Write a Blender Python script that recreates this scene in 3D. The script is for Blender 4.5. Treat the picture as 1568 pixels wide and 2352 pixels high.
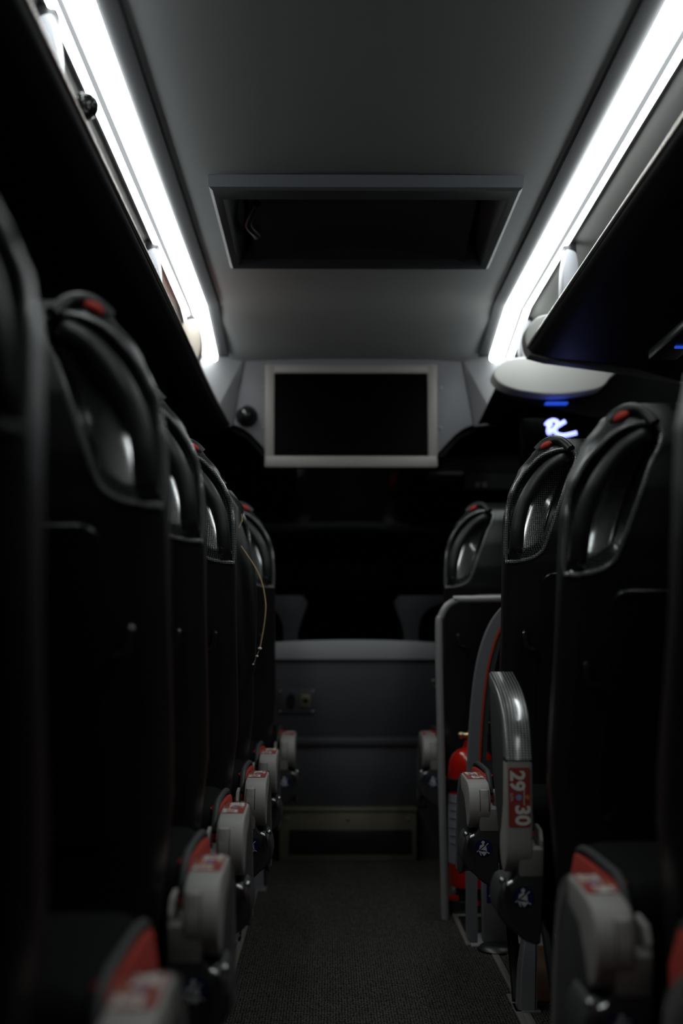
import bpy, bmesh, math, random
from mathutils import Vector, Matrix

random.seed(7)
for o in list(bpy.data.objects):
    bpy.data.objects.remove(o, do_unlink=True)
S = bpy.context.scene
C = S.collection
PI = math.pi
FL = -0.88            # height of the aisle floor; the eye height of the photographer is z = 0

# ------------------------------------------------------------------ camera, world, exposure
LAMP = 12.0            # strength of the light strips
cam_d = bpy.data.cameras.new('camera')
cam = bpy.data.objects.new('camera', cam_d)
C.objects.link(cam)
S.camera = cam
cam_d.sensor_fit = 'VERTICAL'
cam_d.sensor_height = 36.0
cam_d.lens = 50.0
cam_d.clip_start = 0.02
cam_d.clip_end = 60
cam.location = (-0.095, 0, 0)
cam.rotation_euler = (math.radians(90 + 5.14), 0, math.radians(-0.491))
cam_d.dof.use_dof = True
cam_d.dof.focus_distance = 3.5
cam_d.dof.aperture_fstop = 2.0

W = bpy.data.worlds.new('night')
S.world = W
W.use_nodes = True
W.node_tree.nodes['Background'].inputs[0].default_value = (0.03, 0.035, 0.05, 1)
W.node_tree.nodes['Background'].inputs[1].default_value = 0.02
S.view_settings.view_transform = 'Standard'
S.view_settings.look = 'None'
S.view_settings.gamma = 1
S.view_settings.exposure = 0.0
S.view_settings.use_curve_mapping = False
S.cycles.max_bounces = 8
S.cycles.sample_clamp_indirect = 3.0
S.cycles.use_denoising = True

# ------------------------------------------------------------------ materials
def mat(name, col, rough=0.5, metal=0.0, coat=0.0, spec=0.5, emit=None, es=0.0, noise=0, nscale=200, bump=0.0, var=0.0):
    m = bpy.data.materials.new(name)
    m.use_nodes = True
    nt = m.node_tree
    b = nt.nodes['Principled BSDF']
    b.inputs['Base Color'].default_value = (*col, 1)
    b.inputs['Roughness'].default_value = rough
    b.inputs['Metallic'].default_value = metal
    b.inputs['Coat Weight'].default_value = coat
    b.inputs['Coat Roughness'].default_value = 0.08
    b.inputs['Specular IOR Level'].default_value = spec
    if 'leather' in name: b.inputs['IOR'].default_value = 1.75
    if emit:
        b.inputs['Emission Color'].default_value = (*emit, 1)
        b.inputs['Emission Strength'].default_value = es
    if bump or var:
        tc = nt.nodes.new('ShaderNodeTexCoord')
        n = nt.nodes.new('ShaderNodeTexNoise')
        n.inputs['Scale'].default_value = nscale
        n.inputs['Detail'].default_value = 4
        nt.links.new(tc.outputs['Object'], n.inputs['Vector'])
        if bump:
            bp = nt.nodes.new('ShaderNodeBump')
            bp.inputs['Strength'].default_value = bump
            bp.inputs['Distance'].default_value = 0.002
            nt.links.new(n.outputs['Fac'], bp.inputs['Height'])
            nt.links.new(bp.outputs['Normal'], b.inputs['Normal'])
        if var:
            mx = nt.nodes.new('ShaderNodeMix'); mx.data_type = 'RGBA'
            mx.inputs[6].default_value = (*[c * (1 - var) for c in col], 1)
            mx.inputs[7].default_value = (*[min(1, c * (1 + var)) for c in col], 1)
            nt.links.new(n.outputs['Fac'], mx.inputs[0])
            nt.links.new(mx.outputs[2], b.inputs['Base Color'])
    return m

M = {}
M['leather'] = mat('black_leather', (0.0085, 0.0085, 0.0085), 0.40, spec=0.5, bump=0.25, nscale=260)
M['leather_soft'] = mat('dark_soft_leather', (0.007, 0.007, 0.007), 0.45, spec=0.45, bump=0.2, nscale=300)
M['seat_cloth'] = mat('black_seat_cloth', (0.006, 0.006, 0.0065), 0.9, spec=0.08)
M['gloss_black'] = mat('gloss_black_plastic', (0.01, 0.01, 0.01), 0.16, spec=0.5)
M['satin_black'] = mat('satin_black_plastic', (0.012, 0.012, 0.013), 0.33, spec=0.5)
M['matt_black'] = mat('matt_black', (0.006, 0.006, 0.007), 0.75, spec=0.2)
M['rack_black'] = mat('rack_underside_black', (0.006, 0.006, 0.008), 0.5, spec=0.25, bump=0.1)
M['arm_grey'] = mat('grey_armrest_plastic', (0.37, 0.355, 0.33), 0.5, spec=0.4, bump=0.25, nscale=700, var=0.12)
M['cover_grey'] = mat('charcoal_and_shaded_plastic', (0.055, 0.055, 0.057), 0.55, spec=0.35, bump=0.3, nscale=600)  # on the hinge covers: armrest plastic with its shade put into the colour
M['chrome'] = mat('chrome', (0.5, 0.5, 0.5), 0.32, metal=1.0)
M['steel'] = mat('painted_rail_steel', (0.33, 0.325, 0.32), 0.4, metal=0.2)
M['leg_grey'] = mat('grey_painted_metal', (0.2, 0.195, 0.21), 0.28, spec=0.5, coat=0.3)
M['alu'] = mat('worn_aluminium', (0.36, 0.34, 0.30), 0.45, metal=0.7, var=0.2, nscale=60)
M['red_cloth'] = mat('red_trim_cloth', (0.50, 0.055, 0.04), 0.8, spec=0.2)
M['red_pipe'] = mat('red_piping', (0.07, 0.012, 0.006), 0.7)
M['sticker_red'] = mat('red_label', (0.33, 0.05, 0.038), 0.45)
M['white'] = mat('white_print', (0.75, 0.73, 0.68), 0.5)
M['print_grey'] = mat('grey_print', (0.15, 0.17, 0.24), 0.5)
M['lilac'] = mat('pale_blue_print', (0.25, 0.3, 0.6), 0.5)
M['amber'] = mat('amber_print', (0.7, 0.3, 0.02), 0.5)
M['icon_blue'] = mat('blue_disc', (0.005, 0.017, 0.11), 0.4)
M['icon_white'] = mat('icon_white', (0.9, 0.9, 0.9), 0.5)
M['ceiling'] = mat('grey_ceiling_fabric', (0.38, 0.39, 0.39), 0.8, spec=0.25, bump=0.1, nscale=400)
M['cove'] = mat('grey_cove_panel', (0.50, 0.50, 0.48), 0.8, spec=0.2)
M['housing'] = mat('dark_lamp_housing', (0.018, 0.019, 0.022), 0.45)
M['divider'] = mat('grey_divider_with_glow', (0.05, 0.05, 0.05), 0.6, emit=(0.93, 1.0, 1.03), es=0.45)  # glow stands in for strip light on the grey divider
M['lamp'] = mat('lamp_diffuser', (0.9, 0.9, 0.9), 0.5, emit=(0.93, 1.0, 1.0), es=LAMP)
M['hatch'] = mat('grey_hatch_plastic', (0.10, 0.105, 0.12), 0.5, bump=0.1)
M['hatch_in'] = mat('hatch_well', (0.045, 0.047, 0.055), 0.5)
M['bulk'] = mat('grey_bulkhead_plastic', (0.17, 0.17, 0.185), 0.6, bump=0.08)
M['tvframe'] = mat('beige_grey_tv_frame', (0.25, 0.23, 0.215), 0.5)
M['screen'] = mat('black_screen', (0.0005, 0.0005, 0.0005), 0.3, spec=0.03)
M['partition'] = mat('grey_partition_laminate', (0.038, 0.038, 0.045), 0.6, bump=0.05)
M['partition_top'] = mat('pale_grey_capping', (0.33, 0.333, 0.345), 0.5)
M['kick'] = mat('brushed_kick_metal', (0.15, 0.135, 0.095), 0.5, metal=0.4, var=0.1, nscale=30)
M['rackwhite'] = mat('white_rack_plastic', (0.74, 0.73, 0.70), 0.4)
M['rackgrey'] = mat('grey_rack_plastic', (0.3, 0.3, 0.28), 0.5)
M['bracket'] = mat('white_bracket_plastic', (0.33, 0.33, 0.36), 0.5)
M['cream'] = mat('cream_plastic', (0.5, 0.45, 0.38), 0.5)
M['lip'] = mat('satin_lip_metal', (1.0, 0.88, 0.8), 0.16, metal=1.0)
M['brown'] = mat('brown_case', (0.32, 0.11, 0.075), 0.6)
M['dark_seam'] = mat('dark_edging', (0.01, 0.009, 0.009), 0.6)
M['ext_red'] = mat('extinguisher_red', (0.62, 0.012, 0.006), 0.22, coat=0.5)
M['brass'] = mat('brass', (0.8, 0.62, 0.38), 0.3, metal=1)
M['stripe'] = mat('red_stripe', (0.55, 0.045, 0.015), 0.5)
M['barrier'] = mat('grey_barrier_metal', (0.18, 0.183, 0.195), 0.4)
M['cord'] = mat('tan_cord', (0.55, 0.36, 0.2), 0.7)
M['wood'] = mat('brown_wood_floor', (0.12, 0.05, 0.02), 0.6, var=0.3, nscale=20)
M['neon'] = mat('glowing_script', (0.8, 0.8, 1), 0.5, emit=(0.28, 0.33, 1.0), es=2.2)
M['blue_led'] = mat('blue_led', (0.1, 0.2, 1), 0.5, emit=(0.03, 0.12, 1.0), es=0.5)
M['wall'] = mat('dark_side_trim', (0.02, 0.02, 0.022), 0.7)

def carbon(name, ax, ay, sx, sy, hi, lo=(0.006, 0.006, 0.006), ior=2.3, cr=0.11):
    """black glossy surface with a grid of small raised pale dots: woven carbon look"""
    m = bpy.data.materials.new(name); m.use_nodes = True
    nt = m.node_tree; b = nt.nodes['Principled BSDF']
    tc = nt.nodes.new('ShaderNodeTexCoord'); sp = nt.nodes.new('ShaderNodeSeparateXYZ')
    nt.links.new(tc.outputs['Object'], sp.inputs[0])
    def mul(sock, f, ph=0):
        a = nt.nodes.new('ShaderNodeMath'); a.operation = 'MULTIPLY_ADD'
        nt.links.new(sock, a.inputs[0]); a.inputs[1].default_value = f; a.inputs[2].default_value = ph
        return a.outputs[0]
    def op(o, a, c=None, v=None):
        n = nt.nodes.new('ShaderNodeMath'); n.operation = o
        nt.links.new(a, n.inputs[0])
        if c is not None: nt.links.new(c, n.inputs[1])
        if v is not None: n.inputs[1].default_value = v
        return n.outputs[0]
    src = sp.outputs[ay]
    if ay == 1: src = op('SUBTRACT', sp.outputs[1], sp.outputs[2])
    u = mul(sp.outputs[ax], 2 * PI / sx); v = mul(src, 2 * PI / sy)
    su = op('SINE', op('ADD', u, v)); sv = op('SINE', op('SUBTRACT', u, v))
    p = op('MULTIPLY', su, sv)
    f = op('GREATER_THAN', p, v=0.35)
    mx = nt.nodes.new('ShaderNodeMix'); mx.data_type = 'RGBA'
    mx.inputs[6].default_value = (*lo, 1); mx.inputs[7].default_value = (*hi, 1)
    nt.links.new(f, mx.inputs[0]); nt.links.new(mx.outputs[2], b.inputs['Base Color'])
    bp = nt.nodes.new('ShaderNodeBump'); bp.inputs['Strength'].default_value = 0.25; bp.inputs['Distance'].default_value = 0.001
    nt.links.new(p, bp.inputs['Height']); nt.links.new(bp.outputs['Normal'], b.inputs['Normal'])
    b.inputs['Roughness'].default_value = 0.26
    b.inputs['Coat Weight'].default_value = 1.0; b.inputs['Coat Roughness'].default_value = cr; b.inputs['Coat IOR'].default_value = ior
    return m
M['carbon'] = carbon('carbon_weave_recess', 0, 2, 0.010, 0.011, (0.12, 0.125, 0.125))
M['carbon_rim'] = carbon('carbon_weave_rim', 0, 2, 0.007, 0.008, (0.42, 0.43, 0.43), (0.03, 0.03, 0.03), 1.5, 0.25)
M['carbon_pad'] = carbon('carbon_weave_armrest', 0, 1, 0.0125, 0.0135, (0.42, 0.42, 0.41), (0.03, 0.03, 0.03), 1.9, 0.15)

# carpet: fine ribs with pale flecks
cm = bpy.data.materials.new('ribbed_carpet'); cm.use_nodes = True
nt = cm.node_tree; b = nt.nodes['Principled BSDF']
b.inputs['Roughness'].default_value = 0.95; b.inputs['Specular IOR Level'].default_value = 0.1
tc = nt.nodes.new('ShaderNodeTexCoord'); vo = nt.nodes.new('ShaderNodeTexVoronoi'); mp = nt.nodes.new('ShaderNodeMapping')
mp.inputs['Scale'].default_value = (145, 75, 1); vo.inputs['Scale'].default_value = 1.0; vo.inputs['Randomness'].default_value = 0.35
nt.links.new(tc.outputs['Object'], mp.inputs[0]); nt.links.new(mp.outputs[0], vo.inputs['Vector'])
cr = nt.nodes.new('ShaderNodeValToRGB')
cr.color_ramp.elements[0].position = 0.1; cr.color_ramp.elements[0].color = (0.19, 0.168, 0.14, 1)
cr.color_ramp.elements[1].position = 0.55; cr.color_ramp.elements[1].color = (0.012, 0.014, 0.017, 1)
nt.links.new(vo.outputs['Distance'], cr.inputs[0])
nz = nt.nodes.new('ShaderNodeTexNoise'); nz.inputs['Scale'].default_value = 55
nt.links.new(tc.outputs['Object'], nz.inputs['Vector'])
mx = nt.nodes.new('ShaderNodeMix'); mx.data_type = 'RGBA'; mx.blend_type = 'MULTIPLY'; mx.inputs[0].default_value = 0.75
nt.links.new(cr.outputs[0], mx.inputs[6]); nt.links.new(nz.outputs['Fac'], mx.inputs[7]); nt.links.new(mx.outputs[2], b.inputs['Base Color'])
bp = nt.nodes.new('ShaderNodeBump'); bp.inputs['Strength'].default_value = 0.6; bp.inputs['Distance'].default_value = 0.003
nt.links.new(vo.outputs['Distance'], bp.inputs['Height']); nt.links.new(bp.outputs['Normal'], b.inputs['Normal'])
M['carpet'] = cm

gm = bpy.data.materials.new('tinted_window_glass'); gm.use_nodes = True
b = gm.node_tree.nodes['Principled BSDF']
b.inputs['Base Color'].default_value = (0.25, 0.27, 0.3, 1); b.inputs['Transmission Weight'].default_value = 1.0
b.inputs['Roughness'].default_value = 0.02; b.inputs['Specular IOR Level'].default_value = 0.3
M['glass'] = gm

# ------------------------------------------------------------------ mesh helpers
def link(name, me, parent=None):
    o = bpy.data.objects.new(name, me)
    C.objects.link(o)
    if parent is not None: o.parent = parent
    return o

def finish(bm, name, mats, parent=None, smooth=True, angle=40, loc=None):
    bmesh.ops.recalc_face_normals(bm, faces=bm.faces)
    me = bpy.data.meshes.new(name)
    bm.to_mesh(me); bm.free()
    if not isinstance(mats, (list, tuple)): mats = [mats]
    for k in mats: me.materials.append(M[k])
    if smooth:
        for p in me.polygons: p.use_smooth = True
        me.set_sharp_from_angle(angle=math.radians(angle))
    o = link(name, me, parent)
    if loc is not None:
        o.location = loc
    return o

def add_box(bm, x0, x1, y0, y1, z0, z1, bev=0.0, seg=2, mi=0):
    b2 = bmesh.new()
    bmesh.ops.create_cube(b2, size=1)
    for v in b2.verts:
        v.co = Vector(((x0 + x1) / 2 + v.co.x * (x1 - x0), (y0 + y1) / 2 + v.co.y * (y1 - y0), (z0 + z1) / 2 + v.co.z * (z1 - z0)))
    if bev:
        bmesh.ops.bevel(b2, geom=list(b2.edges), offset=bev, segments=seg, profile=0.5, affect='EDGES', clamp_overlap=True)
    merge(bm, b2, mi)

def merge(bm, b2, mi=None, mtx=None):
    vm = {}
    for v in b2.verts:
        vm[v] = bm.verts.new(mtx @ v.co if mtx else v.co)
    for f in b2.faces:
        try:
            nf = bm.faces.new([vm[v] for v in f.verts])
            nf.material_index = f.material_index if mi is None else mi
        except ValueError:
            pass
    b2.free()

def add_prism(bm, poly, axis, a, b, bev=0.0, seg=2, mi=0):
    """poly: 2-D outline. axis 'y': (x,z) outline swept along y; 'x': (y,z); 'z': (x,y)"""
    def P(p, t):
        if axis == 'y': return (p[0], t, p[1])
        if axis == 'x': return (t, p[0], p[1])
        return (p[0], p[1], t)
    b2 = bmesh.new()
    A = [b2.verts.new(P(p, a)) for p in poly]
    B = [b2.verts.new(P(p, b)) for p in poly]
    n = len(poly)
    b2.faces.new(A); b2.faces.new(list(reversed(B)))
    for i in range(n):
        b2.faces.new((A[i], B[i], B[(i + 1) % n], A[(i + 1) % n]))
    bmesh.ops.recalc_face_normals(b2, faces=b2.faces)
    if bev:
        caps = [e for e in b2.edges if (e.verts[0] in A and e.verts[1] in A) or (e.verts[0] in B and e.verts[1] in B)]
        bmesh.ops.bevel(b2, geom=caps, offset=bev, segments=seg, profile=0.5, affect='EDGES', clamp_overlap=True)
    big = [f for f in b2.faces if len(f.verts) > 4]
    if big: bmesh.ops.triangulate(b2, faces=big)
    merge(bm, b2, mi)

def crom(pts, n=8, closed=False):
    """Catmull-Rom through 2-D or 3-D points"""
    P = [Vector(p) for p in pts]; out = []
    m = len(P); rng = m if closed else m - 1
    for i in range(rng):
        if closed: p0, p1, p2, p3 = P[(i - 1) % m], P[i], P[(i + 1) % m], P[(i + 2) % m]
        else: p0, p1, p2, p3 = P[max(0, i - 1)], P[i], P[i + 1], P[min(m - 1, i + 2)]
        for k in range(n):
            t = k / n
            out.append(0.5 * ((2 * p1) + (p2 - p0) * t + (2 * p0 - 5 * p1 + 4 * p2 - p3) * t * t + (3 * p1 - p0 - 3 * p2 + p3) * t ** 3))
    if not closed: out.append(P[-1])
    return out

def add_tube(bm, pts, r, n=10, closed=False, mi=0, flat=None):
    """round (or, with flat=(a,b) and up vector, elliptical) tube through 3-D points; r a number or a list"""
    pts = [Vector(p) for p in pts]; m = len(pts)
    rings = []
    up = None
    for i, p in enumerate(pts):
        if closed: t = pts[(i + 1) % m] - pts[(i - 1) % m]
        else: t = pts[min(m - 1, i + 1)] - pts[max(0, i - 1)]
        t.normalize()
        if flat: ref = Vector(flat[2]); a = t.cross(ref)
        else:
            if up is None: up = Vector((0, 0, 1)) if abs(t.z) < 0.9 else Vector((0, 1, 0))
            a = t.cross(up)
        a.normalize(); bb = a.cross(t).normalized()
        if not flat: up = bb
        rr = r[i] if isinstance(r, (list, tuple)) else r
        fa, fb = (flat[0], flat[1]) if flat else (1, 1)
        rings.append([bm.verts.new(p + a * math.cos(2 * PI * k / n) * rr * fa + bb * math.sin(2 * PI * k / n) * rr * fb) for k in range(n)])
    for i in range(m if closed else m - 1):
        A, B = rings[i], rings[(i + 1) % m]
        for k in range(n):
            f = bm.faces.new((A[k], A[(k + 1) % n], B[(k + 1) % n], B[k])); f.material_index = mi
    if not closed:
        f = bm.faces.new(rings[0]); f.material_index = mi
        f = bm.faces.new(list(reversed(rings[-1]))); f.material_index = mi

def add_lathe(bm, prof, cx, cy, n=32, mi=0, z0=0):
    """prof: (radius, z) pairs round a vertical axis"""
    rings = []
    for r, z in prof:
        rings.append([bm.verts.new((cx + r * math.cos(2 * PI * k / n), cy + r * math.sin(2 * PI * k / n), z0 + z)) for k in range(n)])
    for i in range(len(prof) - 1):
        A, B = rings[i], rings[i + 1]
        for k in range(n):
            f = bm.faces.new((A[k], A[(k + 1) % n], B[(k + 1) % n], B[k])); f.material_index = mi
    for R in (rings[0], rings[-1]):
        f = bm.faces.new(R); f.material_index = mi

def add_ball(bm, c, r, sx=1, sy=1, sz=1, n=16, mi=0):
    b2 = bmesh.new()
    bmesh.ops.create_uvsphere(b2, u_segments=n * 2, v_segments=n, radius=r)
    for v in b2.verts: v.co = Vector((c[0] + v.co.x * sx, c[1] + v.co.y * sy, c[2] + v.co.z * sz))
    merge(bm, b2, mi)

def tag(o, label=None, cat=None, group=None, kind=None):
    if label: o['label'] = label
    if cat: o['category'] = cat
    if group: o['group'] = group
    if kind: o['kind'] = kind
    return o

def empty(name, loc, label=None, cat=None, group=None):
    o = bpy.data.objects.new(name, None); C.objects.link(o)
    o.location = loc; o.empty_display_size = 0.05
    return tag(o, label, cat, group)

def struct(o): o['kind'] = 'structure'; return o

def text_mesh(s, size, bold=0.0):
    cu = bpy.data.curves.new('lettering', 'FONT'); cu.body = s; cu.size = size; cu.offset = bold
    cu.align_x = 'CENTER'; cu.align_y = 'CENTER'; cu.resolution_u = 4
    ob = bpy.data.objects.new('lettering', cu); C.objects.link(ob)
    bpy.context.view_layer.update()
    me = bpy.data.meshes.new_from_object(ob.evaluated_get(bpy.context.evaluated_depsgraph_get()))
    bpy.data.objects.remove(ob); bpy.data.curves.remove(cu)
    return me

def add_mesh(bm, me, mtx, mi):
    b2 = bmesh.new(); b2.from_mesh(me)
    for f in b2.faces: f.material_index = mi
    merge(bm, b2, mi, mtx)

# ------------------------------------------------------------------ the shell of the coach
Y0, Y1 = -2.2, 5.6
bm = bmesh.new()
add_box(bm, -1.27, 0.31, Y0, 7.2, FL - 0.05, FL)
add_box(bm, 0.31, 1.27, Y0, 4.19, FL - 0.05, FL)
add_box(bm, 0.31, 1.27, 4.64, 7.2, FL - 0.05, FL)
struct(finish(bm, 'floor', 'carpet', smooth=False))
bm = bmesh.new()     # stair well
add_box(bm, 0.31, 1.27, 4.19, 4.64, FL - 0.30, FL - 0.25)
add_box(bm, 0.31, 0.32, 4.19, 4.64, FL - 0.25, FL - 0.05)
struct(finish(bm, 'floor_stairwell', 'matt_black', smooth=False))

def loft(bm, sects, thick=0.02, mi=0):
    """sects: list of (y, [(x,z)...]) open profiles joined along y, given a thickness outward (up)"""
    rows = [[bm.verts.new((x, y, z)) for x, z in pr] for y, pr in sects]
    top = [[bm.verts.new((x, y, z + thick)) for x, z in pr] for y, pr in sects]
    for i in range(len(rows) - 1):
        for k in range(len(rows[i]) - 1):
            for R, rev in ((rows, 0), (top, 1)):
                q = [R[i][k], R[i][k + 1], R[i + 1][k + 1], R[i + 1][k]]
                f = bm.faces.new(q if not rev else q[::-1]); f.material_index = mi
    n = len(rows[0]) - 1
    for i in range(len(rows) - 1):
        for k in (0, n):
            bm.faces.new((rows[i][k], rows[i + 1][k], top[i + 1][k], top[i][k])).material_index = mi
    for i in (0, len(rows) - 1):
        for k in range(n):
            bm.faces.new((rows[i][k], rows[i][k + 1], top[i][k + 1], top[i][k])).material_index = mi

def ceil_prof(dz):
    pr = []
    for k in range(-12, 13):
        x = k / 12 * 0.49
        pr.append((x, 1.2 + 0.012 * (1 - (x / 0.49) ** 2) + dz))
    return pr
bm = bmesh.new()
HY0, HY1, HX = 3.70, 4.39, 0.385         # hatch opening
hy = []
loft(bm, [(Y0, ceil_prof(0)), (HY0, ceil_prof(0))])
loft(bm, [(HY1, ceil_prof(0)), (4.95, ceil_prof(0)), (5.03, ceil_prof(-0.006)), (5.15, ceil_prof(-0.03)), (Y1 + 0.02, ceil_prof(-0.098))])
for s in (-1, 1):
    loft(bm, [(HY0, [(s * HX, 1.2 + 0.012 * (1 - (HX / .49) ** 2)), (s * 0.49, 1.2)]), (HY1, [(s * HX, 1.2 + 0.012 * (1 - (HX / .49) ** 2)), (s * 0.49, 1.2)])])
struct(finish(bm, 'ceiling', 'ceiling'))
for s, nm in ((-1, 'left'), (1, 'right')):
    bm = bmesh.new()
    pr = [(s * 0.632, 1.2), (s * 0.80, 1.185), (s * 1.0, 1.14), (s * 1.15, 1.06), (s * 1.22, 0.95), (s * 1.24, 0.6)]
    loft(bm, [(Y0, pr), (5.0, pr), (Y1 + 0.02, [(x, z - (0.098 if abs(x) < 1.2 else 0.05)) for x, z in pr])])
    struct(finish(bm, 'ceiling_cove_' + nm, 'cove'))
    bm = bmesh.new()
    add_box(bm, s * 1.24, s * 1.27, Y0, 7.2, FL - 0.05, -0.25)
    add_box(bm, s * 1.24, s * 1.27, Y0, 7.2, 0.55, 1.25)
    for y in (Y0, -0.7, 0.85, 2.4, 3.95, 5.5, 7.1):
        add_box(bm, s * 1.24, s * 1.27, y, y + 0.09, -0.25, 0.55)
    struct(finish(bm, 'wall_' + nm, 'wall', smooth=False))
    for k, y in enumerate((-2.11, -0.61, 0.94, 2.49, 4.04, 5.59)):
        bm = bmesh.new()
        add_box(bm, s * 1.25, s * 1.258, y, y + (1.41 if k == 0 else 1.46), -0.25, 0.55)
        struct(finish(bm, 'window_%d' % (k + 1 + (6 if s > 0 else 0)), 'glass', smooth=False))
bm = bmesh.new()
add_box(bm, -1.27, 1.27, Y0 - 0.05, Y0, FL - 0.05, 1.25)
struct(finish(bm, 'wall_rear', 'wall', smooth=False))
# windscreen and its dark header at the far end
bm = bmesh.new()
add_prism(bm, [(7.15, -0.35), (7.162, -0.35), (6.762, 0.92), (6.75, 0.92)], 'x', -1.24, 1.24)
struct(finish(bm, 'window_13', 'glass', smooth=False))
bm = bmesh.new()
add_box(bm, -1.27, 1.27, 7.12, 7.2, FL - 0.05, -0.35)
add_box(bm, -1.27, 1.27, 6.70, 7.2, 0.92, 1.12)
struct(finish(bm, 'wall_front', 'wall', smooth=False))
bm = bmesh.new()
add_box(bm, -1.27, 1.27, 5.62, 7.2, 1.12, 1.16)
struct(finish(bm, 'ceiling_cab', 'matt_black', smooth=False))
bm = bmesh.new()
add_prism(bm, [(6.55, FL), (6.55, -0.28), (6.7, -0.2), (7.08, -0.24), (7.08, FL)], 'x', -1.2, 1.2, bev=0.01)
tag(finish(bm, 'dashboard', 'matt_black'), 'long low black dashboard under the dark windscreen', 'dashboard')

# aluminium floor trims
bm = bmesh.new()
add_box(bm, 0.345, 0.362, 0.4, 3.62, FL, FL + 0.006, 0.002)
add_box(bm, 0.362, 0.380, 0.4, 4.1, FL, FL + 0.003, 0.001)
struct(finish(bm, 'trim_1', 'alu'))
bm = bmesh.new()
add_box(bm, -0.362, -0.345, 0.4, 5.6, FL, FL + 0.006, 0.002)
struct(finish(bm, 'trim_2', 'alu'))
bm = bmesh.new()
add_box(bm, 0.300, 0.314, 4.19, 4.66, FL, FL + 0.006, 0.002)
add_box(bm, 0.314, 0.60, 4.635, 4.66, FL, FL + 0.006, 0.002)
struct(finish(bm, 'trim_3', 'alu'))
bm = bmesh.new()
add_box(bm, 0.402, 0.60, 3.55, 4.17, FL, FL + 0.004)
struct(finish(bm, 'floor_step_board', 'wood', smooth=False))
# trapezoid dark grey ledge inside the stair well
bm = bmesh.new()
add_box(bm, 0.322, 1.2, 4.45, 4.635, FL - 0.25, FL - 0.05, 0.004)
struct(finish(bm, 'floor_stair_step', 'steel'))

# ------------------------------------------------------------------ the two ceiling lamps
def lamp(s, label):
    t = empty('ceiling_light_strip', (s * 0.58, 2.0, 1.2), label, 'ceiling light', None)
    def part(name, prof, m, ys=(0.75, 5.0, 5.50), dz=0.082):
        bm = bmesh.new()
        secs = []
        rows = [[(s * x, z) for x, z in prof], [(s * x, z) for x, z in prof], [(s * x, z - dz) for x, z in prof]]
        rings = []
        for y, pr in zip(ys, rows):
            rings.append([bm.verts.new((x - s * 0.58, y - 2.0, z - 1.2)) for x, z in pr])
        n = len(prof)
        for i in range(2):
            for k in range(n):
                bm.faces.new((rings[i][k], rings[i][(k + 1) % n], rings[i + 1][(k + 1) % n], rings[i + 1][k]))
        bm.faces.new(rings[0]); bm.faces.new(rings[-1][::-1])
        return finish(bm, name, m, t, angle=30)
    part('housing', [(0.488, 1.197), (0.492, 1.193), (0.532, 1.190), (0.632, 1.190), (0.638, 1.198), (0.638, 1.225), (0.488, 1.225)], 'housing')
    d = part('diffuser', [(0.534, 1.1895), (0.535, 1.176), (0.544, 1.169), (0.577, 1.174), (0.585, 1.180), (0.5875, 1.1895)], 'lamp')
    d['label'] = 'wide glowing white diffuser'
    d = part('diffuser', [(0.601, 1.1895), (0.603, 1.183), (0.608, 1.181), (0.619, 1.181), (0.624, 1.184), (0.625, 1.1895)], 'lamp')
    d['label'] = 'narrow glowing white diffuser'
    part('divider', [(0.588, 1.1895), (0.588, 1.1765), (0.6005, 1.1765), (0.6005, 1.1895)], 'divider')
    bm = bmesh.new()
    add_ball(bm, (s * 0.0, 3.53, -0.09), 0.033, 1.2, 0.9, 0.8)
    finish(bm, 'end_cap', 'gloss_black', t)
    return t
lamp(-1, 'long white light strip along the ceiling edge above the left luggage rack')
lamp(1, 'long white light strip along the ceiling edge above the right luggage rack')

# ------------------------------------------------------------------ roof hatch
t = empty('roof_hatch', (0, 4.08, 1.2), 'dark grey framed roof hatch set in the middle of the ceiling', 'hatch')
def ring_frame(bm, outer, inner, mi=0):
    n = len(outer)
    rows = []
    for (x, y, z) in outer + []:
        pass
bm = bmesh.new()
def rect(x, y0, y1, z): return [(-x, y0, z), (x, y0, z), (x, y1, z), (-x, y1, z)]
levels = [rect(0.411, 3.605, 4.425, 1.205), rect(0.409, 3.610, 4.42, 1.174), rect(0.400, 3.622, 4.41, 1.168), rect(0.380, 3.715, 4.385, 1.173),
          rect(0.372, 3.725, 4.375, 1.19)]
R = [[bm.verts.new((x, y - 4.08, z - 1.2)) for x, y, z in L] for L in levels]
for i in range(len(R) - 1):
    for k in range(4):
        bm.faces.new((R[i][k], R[i][(k + 1) % 4], R[i + 1][(k + 1) % 4], R[i + 1][k]))
finish(bm, 'hatch_frame', 'hatch', t, angle=20)
bm = bmesh.new()
R = []
for L in [rect(0.373, 3.725, 4.377, 1.188), rect(0.345, 3.74, 4.36, 1.25), rect(0.335, 3.75, 4.34, 1.34)]:
    R.append([bm.verts.new((x, y - 4.08, z - 1.2)) for x, y, z in L])
for i in range(2):
    for k in range(4):
        bm.faces.new((R[i][k], R[i][(k + 1) % 4], R[i + 1][(k + 1) % 4], R[i + 1][k]))
bm.faces.new(R[-1])
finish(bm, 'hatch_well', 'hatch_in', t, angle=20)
bm = bmesh.new()          # the bowed inner lid
pr = []
for k in range(21):
    x = -0.33 + 0.66 * k / 20
    pr.append((x, 1.215 + 0.045 * (1 - (x / 0.33) ** 2)))
rows = [[bm.verts.new((x, y - 4.08, z + dz - 1.2)) for x, z in pr] for y, dz in ((3.96, 0.05), (4.09, 0.03), (4.24, 0.012), (4.33, -0.01), (4.37, -0.035))]
for i in range(len(rows) - 1):
    for k in range(20):
        bm.faces.new((rows[i][k], rows[i][k + 1], rows[i + 1][k + 1], rows[i + 1][k]))
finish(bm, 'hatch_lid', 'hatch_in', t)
bm = bmesh.new()
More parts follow.
